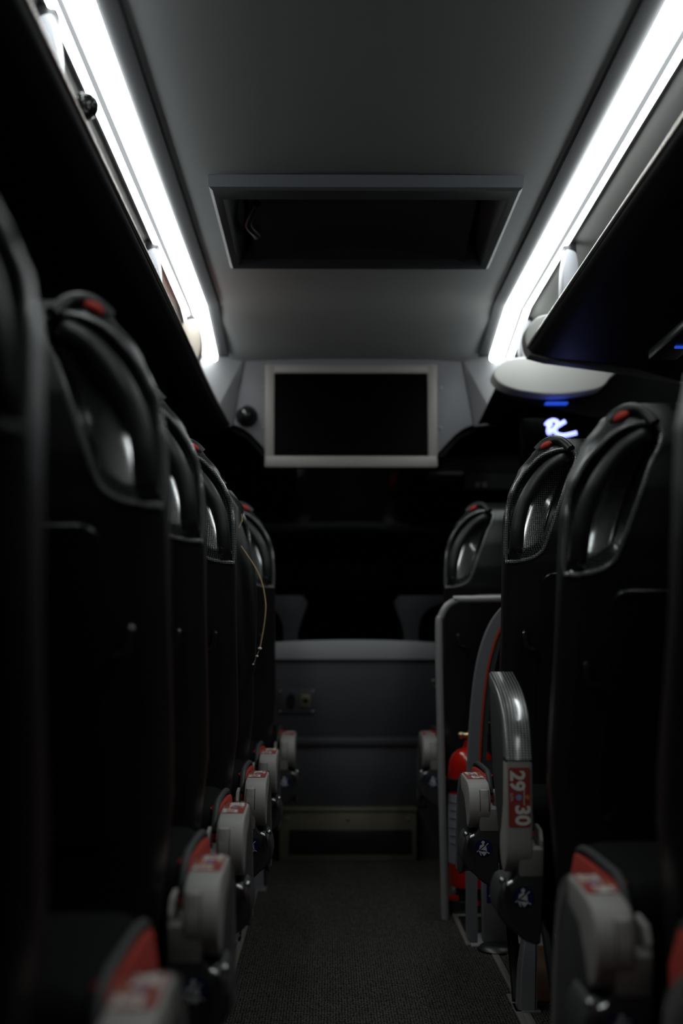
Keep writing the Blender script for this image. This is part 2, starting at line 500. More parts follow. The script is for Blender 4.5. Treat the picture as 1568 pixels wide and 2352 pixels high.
add_tube(bm, crom([(-0.30, 3.93, 1.23), (-0.33, 4.02, 1.20), (-0.31, 4.12, 1.195), (-0.32, 4.22, 1.22)], 6), 0.012)
o = finish(bm, 'hatch_handle', 'satin_black', t)
o.location = (0, -4.08, -1.2)

# ------------------------------------------------------------------ luggage racks
def rack(name, s, ys, label, lipdrop=True):
    """ys: list of (y, lip_x, lip_z)"""
    t = empty(name, (s * 0.9, 0, 0.85), label, 'luggage rack')
    def prof(lx, lz):
        return [(lx, lz), (lx + 0.004, lz + 0.004), (lx + 0.02, lz - 0.006), (1.238, lz - 0.05), (1.238, lz - 0.17), (lx + 0.32, lz - 0.062), (lx + 0.07, lz - 0.034), (lx + 0.012, lz - 0.02), (lx + 0.001, lz - 0.008)]
    bm = bmesh.new(); rings = []
    for y, lx, lz in ys:
        rings.append([bm.verts.new((s * x - s * 0.9, y, z - 0.85)) for x, z in prof(lx, lz)])
    n = len(rings[0])
    for i in range(len(rings) - 1):
        for k in range(n):
            bm.faces.new((rings[i][k], rings[i][(k + 1) % n], rings[i + 1][(k + 1) % n], rings[i + 1][k]))
    bm.faces.new(rings[0]); bm.faces.new(rings[-1][::-1])
    finish(bm, 'rack_shelf', 'rack_black', t, angle=50)
    bm = bmesh.new()
    add_tube(bm, [(s * (lx - 0.001) - s * 0.9, y, lz + 0.001 - 0.85) for y, lx, lz in ys], 0.0062, n=20)
    finish(bm, 'edge_rail', 'lip', t)
    return t
rl = rack('luggage_rack', -1, [(Y0 + 0.02, 0.54, 0.93), (5.06, 0.54, 0.93), (5.25, 0.52, 0.89), (5.455, 0.485, 0.832)], 'long black overhead luggage rack on the left, running up to the front bulkhead')
rr = rack('luggage_rack', 1, [(Y0 + 0.02, 0.54, 0.93), (4.47, 0.54, 0.93)], 'black overhead luggage rack on the right with a rounded grey end')
# rounded end panel of the right rack
bm = bmesh.new()
out = crom([(0.545, 0.908), (0.531, 0.945), (0.532, 0.985), (0.552, 1.015), (0.60, 1.04), (0.75, 1.05)], 6)
pl = [(p.x, p.y) for p in out] + [(1.2, 1.05), (1.236, 0.80), (0.88, 0.855), (0.60, 0.893)]
add_prism(bm, [(x - 0.9, z - 0.85) for x, z in pl], 'y', 4.475, 4.56, bev=0.012, seg=3)
finish(bm, 'end_panel', 'rackgrey', rr)
bm = bmesh.new()     # reading-light and LED fittings under the right rack
add_box(bm, 0.78 - 0.9, 0.86 - 0.9, 3.45, 3.85, -0.085, -0.055, 0.008)
finish(bm, 'service_panel', 'satin_black', rr)
bm = bmesh.new()
add_box(bm, 0.808 - 0.9, 0.835 - 0.9, 3.652, 3.668, -0.090, -0.084, 0.002)
o = finish(bm, 'blue_indicator', 'blue_led', rr); o['label'] = 'small glowing blue indicator'

# the separate front module on the right, with its rounded white end
t = empty('front_rack_module', (0.9, 5.2, 0.9), 'overhead rack section with a rounded white end beyond the right rack', 'luggage rack')
bm = bmesh.new()
pl = crom([(0.485, 0.928), (0.50, 0.965), (0.545, 0.99), (0.65, 1.0), (0.80, 1.0), (0.945, 0.995), (0.945, 0.965), (0.90, 0.925), (0.855, 0.883), (0.72, 0.862), (0.60, 0.870), (0.52, 0.893)], 5, True)
add_prism(bm, [(p.x - 0.9, p.y - 0.9) for p in pl], 'y', -0.25, -0.13, bev=0.03, seg=5)
o = finish(bm, 'end_cap', 'rackwhite', t); o['label'] = 'rounded white end cap'
bm = bmesh.new()
A = [(0.50, 0.90), (0.54, 0.975), (1.238, 0.95), (1.238, 0.76), (0.85, 0.80), (0.56, 0.868)]
B = [(0.480, 0.832), (0.492, 0.85), (1.238, 0.88), (1.238, 0.70), (0.8, 0.76), (0.51, 0.835)]
ra = [bm.verts.new((x - 0.9, -0.13, z - 0.9)) for x, z in A]; rb = [bm.verts.new((x - 0.9, 0.255, z - 0.9)) for x, z in B]
for k in range(6): bm.faces.new((ra[k], ra[(k + 1) % 6], rb[(k + 1) % 6], rb[k]))
bm.faces.new(ra); bm.faces.new(rb[::-1])
finish(bm, 'shelf_body', 'rack_black', t, angle=30)
bm = bmesh.new()
add_box(bm, 0.68 - 0.9, 0.76 - 0.9, -0.17, -0.13, -0.058, -0.050, 0.003)
o = finish(bm, 'blue_indicator', 'blue_led', t); o['label'] = 'glowing blue lamp under the module'

# hanging brackets between the ceiling and the racks
def bracket(s, y, label, m='bracket', wide=1.0):
    t = empty('rack_bracket', (s * 0.628, y, 1.06), label, 'bracket', 'white brackets hanging the luggage racks')
    bm = bmesh.new()
    w = 0.019 * wide
    pl = crom([(-w * 0.5, 0.10), (w * 0.7, 0.105), (w, 0.08), (w * 1.3, 0.03), (w * 1.3, -0.04), (w * 0.5, -0.11), (-w * 0.6, -0.135), (-w * 1.1, -0.07), (-w * 1.2, 0.04), (-w, 0.085)], 4, True)
    add_prism(bm, [(s * -p.x, p.y) for p in pl], 'y', -0.035, 0.05, bev=0.006)
    finish(bm, 'bracket_arm', m, t)
    bm = bmesh.new()
    add_prism(bm, [(s * a, c) for a, c in [(-0.012, 0.09), (-0.020, 0.12), (0.0, 0.133), (0.018, 0.128), (0.022, 0.085)]], 'y', -0.02, 0.035, bev=0.003)
    finish(bm, 'mounting_cap', 'satin_black', t)
    return t
bracket(-1, 2.60, 'white rack bracket beside the dark braided ball on the left')
bracket(-1, 4.20, 'white rack bracket in front of the brown case on the left')
b3 = bracket(-1, 5.05, 'wide cream rack bracket at the front end of the left light strip', 'cream', 1.5)
b3.location = (-0.596, 5.09, 1.072); b3.scale = (1, 1, 0.78)
bracket(1, 2.66, 'white rack bracket above the right rack at the edge of the photo')
bracket(1, 4.20, 'white rack bracket near the rounded end of the right rack')
b6 = bracket(1, 5.15, 'white rack bracket beside the front end of the right light strip')
b6.location.z = 1.088; b6.scale = (1, 1, 0.78)

bm = bmesh.new()     # ball of braided loops
add_ball(bm, (0, 0, 0), 0.0225)
for k in range(9):
    a = k / 9 * PI
    q = Matrix.Rotation(a, 3, 'Z') @ Matrix.Rotation(0.5 * math.sin(k * 2.1), 3, 'X')
    pts = [q @ Vector((math.cos(u) * 0.0235, 0.003 * math.sin(u * 8), math.sin(u) * 0.0235)) for u in [2 * PI * j / 48 for j in range(48)]]
    add_tube(bm, pts, 0.0022, 6, True)
o = finish(bm, 'braided_ball', 'gloss_black', loc=(-0.543, 2.53, 0.972))
tag(o, 'small shiny black braided ball resting on the left rack edge', 'ball')

t = empty('brown_case', (-0.80, 4.78, 0.93), 'reddish brown case with dark edging lying on the left rack', 'case')
bm = bmesh.new(); add_box(bm, -0.17, 0.17, -0.22, 0.22, -0.004, 0.13, 0.012)
finish(bm, 'case_body', 'brown', t)
bm = bmesh.new(); add_box(bm, -0.174, 0.174, -0.224, 0.224, 0.035, 0.047, 0.003)
finish(bm, 'edging', 'dark_seam', t)

# ------------------------------------------------------------------ front bulkhead, television, camera
t = empty('front_bulkhead', (0, 5.6, 0.9), 'moulded grey bulkhead behind the television with an arched lower edge', 'bulkhead')
arch = lambda s: [(s * 0.478, 0.852), (s * 0.44, 0.838), (s * 0.405, 0.812), (s * 0.37, 0.775), (s * 0.335, 0.735), (s * 0.30, 0.70)]
pl = [(-0.43, 1.125), (0.43, 1.125)] + arch(1) + arch(-1)[::-1]
bm = bmesh.new(); add_prism(bm, [(x, z - 0.9) for x, z in pl], 'y', 0, 0.03, bev=0.004)
finish(bm, 'centre_panel', 'bulk', t)
for s in (-1, 1):
    bm = bmesh.new()
    q = [(s * 0.434, 0.0, 1.125), (s * 0.60, -0.12, 1.105), (s * 0.56, -0.12, 0.84), (s * 0.482, 0.0, 0.846)]
    v1 = [bm.verts.new((x, y, z - 0.9)) for x, y, z in q]; v2 = [bm.verts.new((x, y + 0.03, z - 0.9)) for x, y, z in q]
    bm.faces.new(v1); bm.faces.new(v2[::-1])
    for k in range(4): bm.faces.new((v1[k], v1[(k + 1) % 4], v2[(k + 1) % 4], v2[k]))
    finish(bm, 'angled_panel', 'partition_top', t, smooth=False)
    for z in (1.0, 0.84):
        bm = bmesh.new(); add_ball(bm, (s * 0.352 - 0.005, -0.002, z - 0.9), 0.006, 1, 0.5, 1, 8); finish(bm, 'screw', 'rackgrey', t)
t = empty('television', (-0.011, 5.48, 0.865), 'flat screen television with a pale grey frame, switched off', 'television')
t.rotation_euler = (math.radians(-3), 0, 0)
bm = bmesh.new()
x0, x1, z0, z1 = -0.334, 0.334, -0.203, 0.204
ix0, ix1, iz0, iz1 = -0.298, 0.298, -0.158, 0.169
add_box(bm, x0, ix0, -0.02, 0.03, z0, z1, 0.005); add_box(bm, ix1, x1, -0.02, 0.03, z0, z1, 0.005)
add_box(bm, x0 + .002, x1 - .002, -0.019, 0.03, iz1, z1 - .001, 0.005); add_box(bm, x0 + .002, x1 - .002, -0.024, 0.03, z0 - .001, iz0, 0.007)
finish(bm, 'frame', 'tvframe', t)
bm = bmesh.new(); add_box(bm, ix0 - .004, ix1 + .004, -0.012, 0.035, iz0 - .004, iz1 + .004)
finish(bm, 'screen', 'screen', t, smooth=False)
bm = bmesh.new(); add_box(bm, -0.012, 0.012, -0.0265, -0.022, -0.186, -0.180, 0.001); finish(bm, 'badge', 'rackgrey', t)
bm = bmesh.new(); add_box(bm, -0.1, 0.1, 0.03, 0.115, -0.08, 0.08, 0.005); finish(bm, 'wall_mount', 'matt_black', t)
t = empty('dome_camera', (-0.424, 5.598, 0.886), 'glossy black dome camera on the bulkhead left of the television', 'camera')
bm = bmesh.new(); add_ball(bm, (0, -0.012, 0), 0.036, n=20)
for v in bm.verts: v.co.y = min(v.co.y, -0.001)
finish(bm, 'dome', 'gloss_black', t)
bm = bmesh.new()
ring = [(math.cos(a) * 0.039, -0.0045, math.sin(a) * 0.039) for a in [2 * PI * k / 32 for k in range(32)]]
add_tube(bm, ring, 0.004, 8, True); finish(bm, 'base_ring', 'satin_black', t)

# header over the windscreen, driver's overhead console
bm = bmesh.new()
add_prism(bm, [(-1.2, 0.95)] + [(-0.9, 0.86), (-0.52, 0.85), (-0.42, 0.80), (-0.36, 0.73), (0.36, 0.73), (0.42, 0.80), (0.52, 0.85), (0.9, 0.86), (1.2, 0.95), (1.2, 1.12), (-1.2, 1.12)], 'y', 5.64, 5.75)
tag(finish(bm, 'windscreen_header', 'matt_black'), 'black arched header panel behind the grey bulkhead', 'header panel')
t = empty('overhead_console', (0.6, 6.0, 0.72), 'dark grey overhead console below and right of the television', 'console')
bm = bmesh.new(); add_box(bm, -0.27, 0.5, 0, 0.3, -0.01, 0.075, 0.008); add_box(bm, -0.12, 0.5, 0.01, 0.3, -0.085, 0.0, 0.008)
add_box(bm, 0.1, 0.3, 0.1, 0.25, 0.07, 0.40)
finish(bm, 'console_body', 'partition', t)
bm = bmesh.new(); add_box(bm, -0.275, -0.125, -0.012, 0.25, -0.022, -0.006, 0.004); finish(bm, 'pale_edge', 'partition_top', t)
for x in (-0.075, -0.045):
    bm = bmesh.new(); add_box(bm, x, x + 0.018, 0.0, 0.02, -0.075, -0.052, 0.002); finish(bm, 'switch', 'rackgrey', t)

# glowing script sign on a dark display box
t = empty('glowing_sign', (0.727, 5.0, 0.755), 'bluish white glowing PC script on a dark box under the right rack', 'sign')
bm = bmesh.new(); add_box(bm, -0.14, 0.2, 0.012, 0.055, -0.16, 0.035, 0.01)
finish(bm, 'display_box', 'screen', t)
def sgn(px, pz): return ((1180 + px / 4.041 - 1287) / 652.0, 0, (978 - (720 + pz / 4.041)) / 652.0)
bm = bmesh.new()
add_tube(bm, crom([sgn(*p) for p in [(290, 1030), (318, 998), (365, 982), (402, 1000), (392, 1040), (350, 1085), (318, 1105), (316, 1060), (345, 1010)]], 5), 0.0075, 8)
add_tube(bm, crom([sgn(*p) for p in [(475, 992), (432, 1018), (392, 1045), (376, 1080), (400, 1113), (455, 1126), (520, 1115), (580, 1100)]], 5), [0.008] * 36, 8)
finish(bm, 'script_letters', 'neon', t)

# ------------------------------------------------------------------ front partition, kick plate, wings
t = empty('front_partition', (0, 5.9, FL), 'waist-high dark grey partition across the end of the aisle with a pale top', 'partition')
PX0, PX1 = -1.2, 0.353
def bx(name, m, *a, bev=0.0, par=t, oz=FL, oy=5.9, smooth=True):
    bm = bmesh.new(); x0, x1, y0, y1, z0, z1 = a
    add_box(bm, x0, x1, y0 - oy, y1 - oy, z0 - oz, z1 - oz, bev)
    return finish(bm, name, m, par, smooth=smooth)
bx('upper_panel', 'partition', PX0, PX1, 5.9, 5.94, -0.42, -0.082, bev=0.003)
bm = bmesh.new()
pl = [(PX0, -0.082)] + [(x, -0.010 + 0.011 * max(0, 1 - (x / 0.35) ** 2)) for x in [PX0, -0.35, -0.25, -0.15, -0.05, 0.05, 0.15, 0.25, PX1 - .001]] + [(PX1 - .001, -0.082)]
add_prism(bm, [(x, z - FL) for x, z in pl], 'y', -0.02, 0.05, bev=0.008)
finish(bm, 'top_capping', 'partition_top', t)
bx('lower_panel', 'partition', -0.46, 0.30, 5.84, 5.9, -0.672, -0.43, bev=0.004)
bx('ledge', 'partition', -0.46, 0.31, 5.825, 5.9, -0.43, -0.395, bev=0.008)
bx('skirting', 'wall', PX0, PX1, 5.85, 5.94, FL, -0.42)
bx('socket_plate', 'partition', -0.305, -0.155, 5.893, 5.9, -0.302, -0.20, bev=0.003)
for x, z in ((-0.297, -0.21), (-0.163, -0.21), (-0.297, -0.293), (-0.163, -0.293)):
    bm = bmesh.new(); add_ball(bm, (x, -0.007, z - FL), 0.005, 1, .5, 1, 6); finish(bm, 'screw', 'alu', t)
bm = bmesh.new()
add_prism(bm, [(-0.252 + 0.018 * math.cos(a), -0.25 - FL + 0.032 * math.sin(a)) for a in [2 * PI * k / 20 for k in range(20)]], 'y', -0.012, -0.005, bev=0.001)
finish(bm, 'socket_cover', 'matt_black', t)
bm = bmesh.new(); add_box(bm, -0.213, -0.172, -0.012, -0.005, -0.275 - FL, -0.222 - FL, 0.002)
o = finish(bm, 'socket', 'kick', t); o['label'] = 'yellowish socket with a dark hole'
bm = bmesh.new(); add_ball(bm, (-0.192, -0.012, -0.249 - FL), 0.012, 1.1, .2, .9, 8); finish(bm, 'socket_hole', 'matt_black', t)
bm = bmesh.new(); add_ball(bm, (0.333, -0.004, -0.17 - FL), 0.006, 1, 1, 1.5, 8); add_ball(bm, (0.338, -0.004, -0.19 - FL), 0.005, 1, 1, 1, 8)
finish(bm, 'catch', 'chrome', t)

t = empty('kick_step', (-0.02, 5.77, FL), 'low metal faced step with a dark mesh vent at the foot of the partition', 'step')
bm = bmesh.new(); add_box(bm, -0.275, 0.275, 0, 0.068, 0.0, 0.207, 0.004); finish(bm, 'face_plate', 'kick', t)
bm = bmesh.new(); add_box(bm, -0.278, 0.278, -0.006, 0.07, 0.196, 0.21, 0.003); finish(bm, 'nosing', 'kick', t)
bm = bmesh.new()
add_box(bm, -0.235, 0.255, -0.003, 0.0, 0.03, 0.125, 0.001)
for k in range(-3, 30):
    for sg in (1, -1):
        xa = -0.235 + k * 0.018
        a = Vector((xa, -0.004, 0.032)); b_ = Vector((xa + 0.09, -0.004, 0.123))
        if xa < -0.235: a = Vector((-0.233, -0.004, 0.032 + (-0.235 - xa)))
        if xa + 0.09 > 0.255: b_ = Vector((0.253, -0.004, 0.032 + (0.255 - xa)))
        if (b_ - a).x < 0.005: continue
        if sg < 0:
            a.x, b_.x = 0.02 - a.x, 0.02 - b_.x
        add_tube(bm, [a, b_], 0.0012, 4)
finish(bm, 'vent_mesh', 'satin_black', t)
for x in (-0.243, -0.0, 0.243):
    bm = bmesh.new(); add_ball(bm, (x, 0, 0.166), 0.008, 1, .5, 1, 10); finish(bm, 'screw', 'kick', t)

wing = [(0.192, 0.155), (0.196, 0.175), (0.212, 0.19), (0.245, 0.196), (0.62, 0.192), (0.62, 0.176), (0.43, 0.17), (0.39, 0.155), (0.35, 0.14), (0.315, 0.105), (0.298, 0.05), (0.292, -0.03), (0.238, -0.03), (0.232, 0.03), (0.215, 0.09)]
for s, lb in ((-1, 'grey moulded wing rising behind the partition, left one'), (1, 'grey moulded wing rising behind the partition, right one')):
    bm = bmesh.new()
    w = crom(wing, 4, True)
    add_prism(bm, [(s * (p.x) - s * 0.265, p.y + 0.03) for p in w], 'y', -0.03, 0.03, bev=0.010, seg=3)
    o = finish(bm, 'dash_wing', 'partition', loc=(s * 0.265, 6.3, -0.03))
    tag(o, lb, 'seat shell')
    o['label'] = 'grey T-shaped moulding behind the partition on the ' + ('socket side' if s < 0 else 'handrail side')
bm = bmesh.new(); add_box(bm, -0.55, 0.55, 6.26, 6.5, FL, -0.045, 0.01)
tag(finish(bm, 'low_console', 'matt_black'), 'black low console behind the partition carrying the grey mouldings', 'console')

# ------------------------------------------------------------------ handrail, barrier, belt box, extinguisher
bm = bmesh.new()
pts = [(0.273, 4.6, FL), (0.262, 4.6, -0.3), (0.258, 4.6, 0.03), (0.266, 4.6, 0.075), (0.285, 4.6, 0.108), (0.315, 4.6, 0.126), (0.36, 4.6, 0.131), (0.9, 4.6, 0.131), (0.97, 4.6, 0.11), (1.0, 4.6, 0.05), (1.0, 4.6, FL - 0.2)]
add_tube(bm, crom(pts, 5), 0.0122, 14)
tag(finish(bm, 'grab_rail', 'steel'), 'thin pale metal grab rail arching round the stairwell', 'handrail')

t = empty('curved_barrier', (0.33, 4.25, FL), 'grey curved stairwell barrier with a thin red stripe', 'barrier')
path = crom([(0.326, FL), (0.328, -0.6), (0.334, -0.35), (0.350, -0.15), (0.376, -0.02), (0.42, 0.07), (0.49, 0.12), (0.6, 0.14), (0.9, 0.14), (1.1, 0.12)], 6)
def band(name, m, off0, off1, y0, y1):
    """a strip following the arch between two offsets to its inner side"""
    bm = bmesh.new(); L = []
    for i, p in enumerate(path):
        tt = (path[min(len(path) - 1, i + 1)] - path[max(0, i - 1)]).normalized()
        nn = Vector((tt.y, -tt.x))
        a, b_ = p + nn * off0, p + nn * off1
        L.append([bm.verts.new((q.x - 0.33, y - 4.25, q.y - FL)) for q, y in ((a, y0), (b_, y0), (b_, y1), (a, y1))])
    for i in range(len(L) - 1):
        for k in range(4): bm.faces.new((L[i][k], L[i][(k + 1) % 4], L[i + 1][(k + 1) % 4], L[i + 1][k]))
    bm.faces.new(L[0]); bm.faces.new(L[-1][::-1])
    return finish(bm, name, m, t, angle=30)
band('barrier_frame', 'barrier', -0.017, 0.012, 4.24, 4.30)
path = [p for p in path if p.y > -0.5]
band('red_stripe', 'stripe', 0.012, 0.018, 4.238, 4.29)
band('inner_frame', 'cover_grey', 0.018, 0.036, 4.245, 4.30)

t = empty('belt_sign_box', (0.375, 4.20, FL), 'grey metal box at the stairwell edge bearing a blue seat belt sign', 'box')
bm = bmesh.new(); add_box(bm, -0.028, 0.065, -0.02, 0.03, 0.012, 0.235, 0.006); add_box(bm, 0.012, 0.03, 0.0, 0.03, 0.23, 0.27, 0.003)
finish(bm, 'box_body', 'leg_grey', t)
bm = bmesh.new()
add_lathe(bm, [(0.0, 0.0), (0.062, 0.0), (0.068, 0.005), (0.06, 0.014), (0.03, 0.02), (0.001, 0.021)], 0.02, -0.06, 28)
finish(bm, 'base_flange', 'satin_black', t)

def belt_icon(name, parent, loc, r, square=False):
    """blue disc with a belted seated figure; faces -y"""
    bm = bmesh.new()
    def P(x, z, d): return (x * r, -d, z * r)
    def poly(pts, d, mi):
        f = bm.faces.new([bm.verts.new(P(x, z, d)) for x, z in pts]); f.material_index = mi
    if square: disc = [(-1, -1), (1, -1), (1, 1), (-1, 1)]
    else: disc = [(math.cos(2 * PI * k / 40), math.sin(2 * PI * k / 40)) for k in range(40)]
    add_prism(bm, [(x * r, z * r) for x, z in disc], 'y', 0.0, -0.0006, mi=0)
    e = 0.0009
    poly([(-0.07 + 0.19 * math.cos(2 * PI * k / 24), 0.66 + 0.19 * math.sin(2 * PI * k / 24)) for k in range(24)], e, 1)
    poly([(-0.14, 0.50), (0.0, 0.50), (0.03, 0.38), (0.24, 0.32), (0.30, 0.18), (0.40, -0.42), (0.15, -0.28), (-0.20, -0.25), (-0.55, -0.28), (-0.46, 0.10), (-0.42, 0.32), (-0.18, 0.38)], e, 1)
    poly([(-0.55, -0.33), (-0.42, -0.33), (-0.25, -0.40), (0.2, -0.42), (0.38, -0.50), (0.36, -0.60), (0.10, -0.92), (-0.03, -0.92), (0.16, -0.55), (-0.35, -0.52), (-0.20, -0.90), (-0.32, -0.90), (-0.52, -0.45)], e, 1)
    poly([(-0.62, -0.30), (-0.54, -0.37), (0.36, 0.42), (0.28, 0.49)], e + .0004, 0)
    poly([(-0.56, -0.22), (-0.2, -0.22), (0.15, -0.28), (0.42, -0.42), (0.40, -0.49), (0.12, -0.36), (-0.2, -0.30), (-0.58, -0.30)], e + .0004, 0)
    poly([(0.24, 0.36), (0.31, 0.28), (0.56, 0.52), (0.50, 0.60)], e + .0006, 1)
    poly([(-0.80, -0.40), (-0.56, -0.24), (-0.52, -0.33), (-0.76, -0.50)], e + .0006, 1)
    poly([(0.36, -0.40), (0.70, -0.62), (0.66, -0.70), (0.34, -0.52)], e + .0006, 1)
    bmesh.ops.triangulate(bm, faces=[f for f in bm.faces if len(f.verts) > 4])
    me = bpy.data.meshes.new(name)
    for f in bm.faces:
        if f.normal.y > 0 and f.material_index == 1: f.normal_flip()
    bm.to_mesh(me); bm.free()
    me.materials.append(M['icon_blue']); me.materials.append(M['icon_white'])
    o = link(name, me, parent); o.location = loc
    o['label'] = 'blue sign with a white seat belt figure'
    return o
belt_icon('belt_sign', t, (0.018, -0.0208, 0.160), 0.034, True)

t = empty('fire_extinguisher', (0.368, 4.68, FL + 0.075), 'red fire extinguisher with a white label standing behind the grab rail', 'fire extinguisher')
H0 = FL + 0.075
z = lambda v: v - H0
bm = bmesh.new()
add_lathe(bm, [(0.0, z(-0.79)), (0.07, z(-0.79)), (0.076, z(-0.775)), (0.0765, z(-0.43)), (0.0755, z(-0.41)), (0.071, z(-0.388)), (0.061, z(-0.369)), (0.046, z(-0.356)), (0.028, z(-0.349)), (0.020, z(-0.325)), (0.001, z(-0.325))], 0, 0, 40)
finish(bm, 'cylinder', 'ext_red', t)
bm = bmesh.new(); add_lathe(bm, [(0.0765, z(-0.715)), (0.0772, z(-0.71)), (0.0772, z(-0.50)), (0.0765, z(-0.495))], 0, 0, 40)
o = finish(bm, 'paper_label', 'bracket', t); o['label'] = 'white printed label'
bm = bmesh.new()
for k, zz in enumerate((-0.52, -0.545, -0.57, -0.60, -0.625, -0.65)):
    aa = [-PI * 0.95 + PI * 0.28 * j / 8 + 0.18 for j in range(9)]
    add_tube(bm, [(0.0775 * math.cos(a), 0.0775 * math.sin(a), z(zz)) for a in aa], 0.003, 4)
finish(bm, 'label_print', 'print_grey', t)
bm = bmesh.new(); add_lathe(bm, [(0.077, z(-0.485)), (0.082, z(-0.48)), (0.082, z(-0.45)), (0.077, z(-0.445))], 0, 0, 40)
add_box(bm, -0.1, -0.07, -0.02, 0.03, z(-0.49), z(-0.445), 0.004)
finish(bm, 'strap', 'matt_black', t)
bm = bmesh.new()
add_lathe(bm, [(0.0, z(-0.33)), (0.014, z(-0.33)), (0.014, z(-0.30)), (0.008, z(-0.29)), (0.001, z(-0.29))], 0, 0, 20)
add_tube(bm, [(0, -0.01, z(-0.309)), (-0.034, -0.01, z(-0.309))], 0.0085, 12)
add_ball(bm, (-0.034, -0.01, z(-0.309)), 0.011)
finish(bm, 'valve', 'brass', t)
bm = bmesh.new()
add_tube(bm, crom([(0.0, 0, z(-0.29)), (0.03, 0, z(-0.275)), (0.06, 0, z(-0.27)), (0.09, 0, z(-0.28))], 4), 0.006)
add_tube(bm, crom([(0.0, 0, z(-0.30)), (0.04, 0, z(-0.30)), (0.08, 0, z(-0.31))], 4), 0.005)
finish(bm, 'trigger_handle', 'satin_black', t)
bm = bmesh.new()
add_tube(bm, crom([(0.02, 0, z(-0.30)), (0.10, 0.01, z(-0.34)), (0.115, 0, z(-0.45)), (0.10, 0, z(-0.62)), (0.088, 0, z(-0.75))], 6), 0.008)
finish(bm, 'hose', 'satin_black', t)
t = empty('extinguisher_stand', (0.368, 4.72, FL), 'black floor bracket with red clips under the fire extinguisher', 'bracket')
bm = bmesh.new(); add_box(bm, -0.085, 0.085, -0.06, 0.06, 0, 0.045, 0.006); add_box(bm, -0.05, 0.05, -0.05, 0.05, 0.045, 0.089, 0.006)
finish(bm, 'stand_body', 'satin_black', t)
bm = bmesh.new(); add_box(bm, -0.08, -0.045, -0.068, -0.05, 0.045, 0.062, 0.004)
finish(bm, 'clip', 'ext_red', t)
bm = bmesh.new(); add_box(bm, 0.0, 0.02, -0.075, -0.05, 0.03, 0.05, 0.004)
finish(bm, 'clip', 'ext_red', t)

# ------------------------------------------------------------------ the double seats
SW = 0.445                       # width of one back
ET = [(-0.47, 0.03), (-0.36, 0.016), (-0.22, 0.0), (0.06, 0.0), (0.195, 0.0), (0.285, 0.003), (0.349, 0.016), (0.413, 0.044), (0.462, 0.083), (0.482, 0.112), (0.495, 0.15)]
RT = [(-0.47, -0.015), (-0.2, -0.065), (0.1, -0.16), (0.19, -0.188), (0.26, -0.20), (0.34, -0.20), (0.42, -0.185), (0.495, -0.15)]
def interp(T, v):
    if v <= T[0][0]: return T[0][1]
    for (a, p), (b_, q) in zip(T, T[1:]):
        if v <= b_:
            u = (v - a) / (b_ - a); u2 = u * u * (3 - 2 * u); u = 0.6 * u + 0.4 * u2
            return p + (q - p) * u
    return T[-1][1]
RR = 0.034
def ysurf(x, z):
    e = interp(ET, z); r = interp(RT, z)
    d = min(x - e, SW - e - x); d = max(0.0, d)
    if d < RR: r += RR * (1 - math.sqrt(max(0, 1 - (1 - d / RR) ** 2)))
    # very slight crown
    r -= 0.006 * math.sin(PI * min(1, max(0, x / SW)))
    return r
HP = crom([(0.003, 0.195), (0.0045, 0.285), (0.014, 0.336), (0.031, 0.376), (0.058, 0.412), (0.088, 0.440), (0.127, 0.456), (0.160, 0.457), (0.173, 0.440), (0.166, 0.412), (0.149, 0.380), (0.122, 0.306), (0.103, 0.252), (0.088, 0.214), (0.066, 0.196), (0.038, 0.188), (0.012, 0.186)], 5, True)
HP = [(p.x, p.y) for p in HP]
HC = (0.085, 0.352)
def inside(x, z):
    c = False; n = len(HP); j = n - 1
    for i in range(n):
        xi, zi = HP[i]; xj, zj = HP[j]
        if (zi > z) != (zj > z) and x < (xj - xi) * (z - zi) / (zj - zi) + xi: c = not c
        j = i
    return c
def dist(x, z):
    best = 9
    n = len(HP)
    for i in range(n):
        ax, az = HP[i]; bx_, bz = HP[(i + 1) % n]
        dx, dz = bx_ - ax, bz - az; L = dx * dx + dz * dz + 1e-12
        u = max(0, min(1, ((x - ax) * dx + (z - az) * dz) / L))
        best = min(best, math.hypot(x - ax - dx * u, z - az - dz * u))
    return best
def sstep(a, b_, v):
    u = max(0, min(1, (v - a) / (b_ - a))); return u * u * (3 - 2 * u)

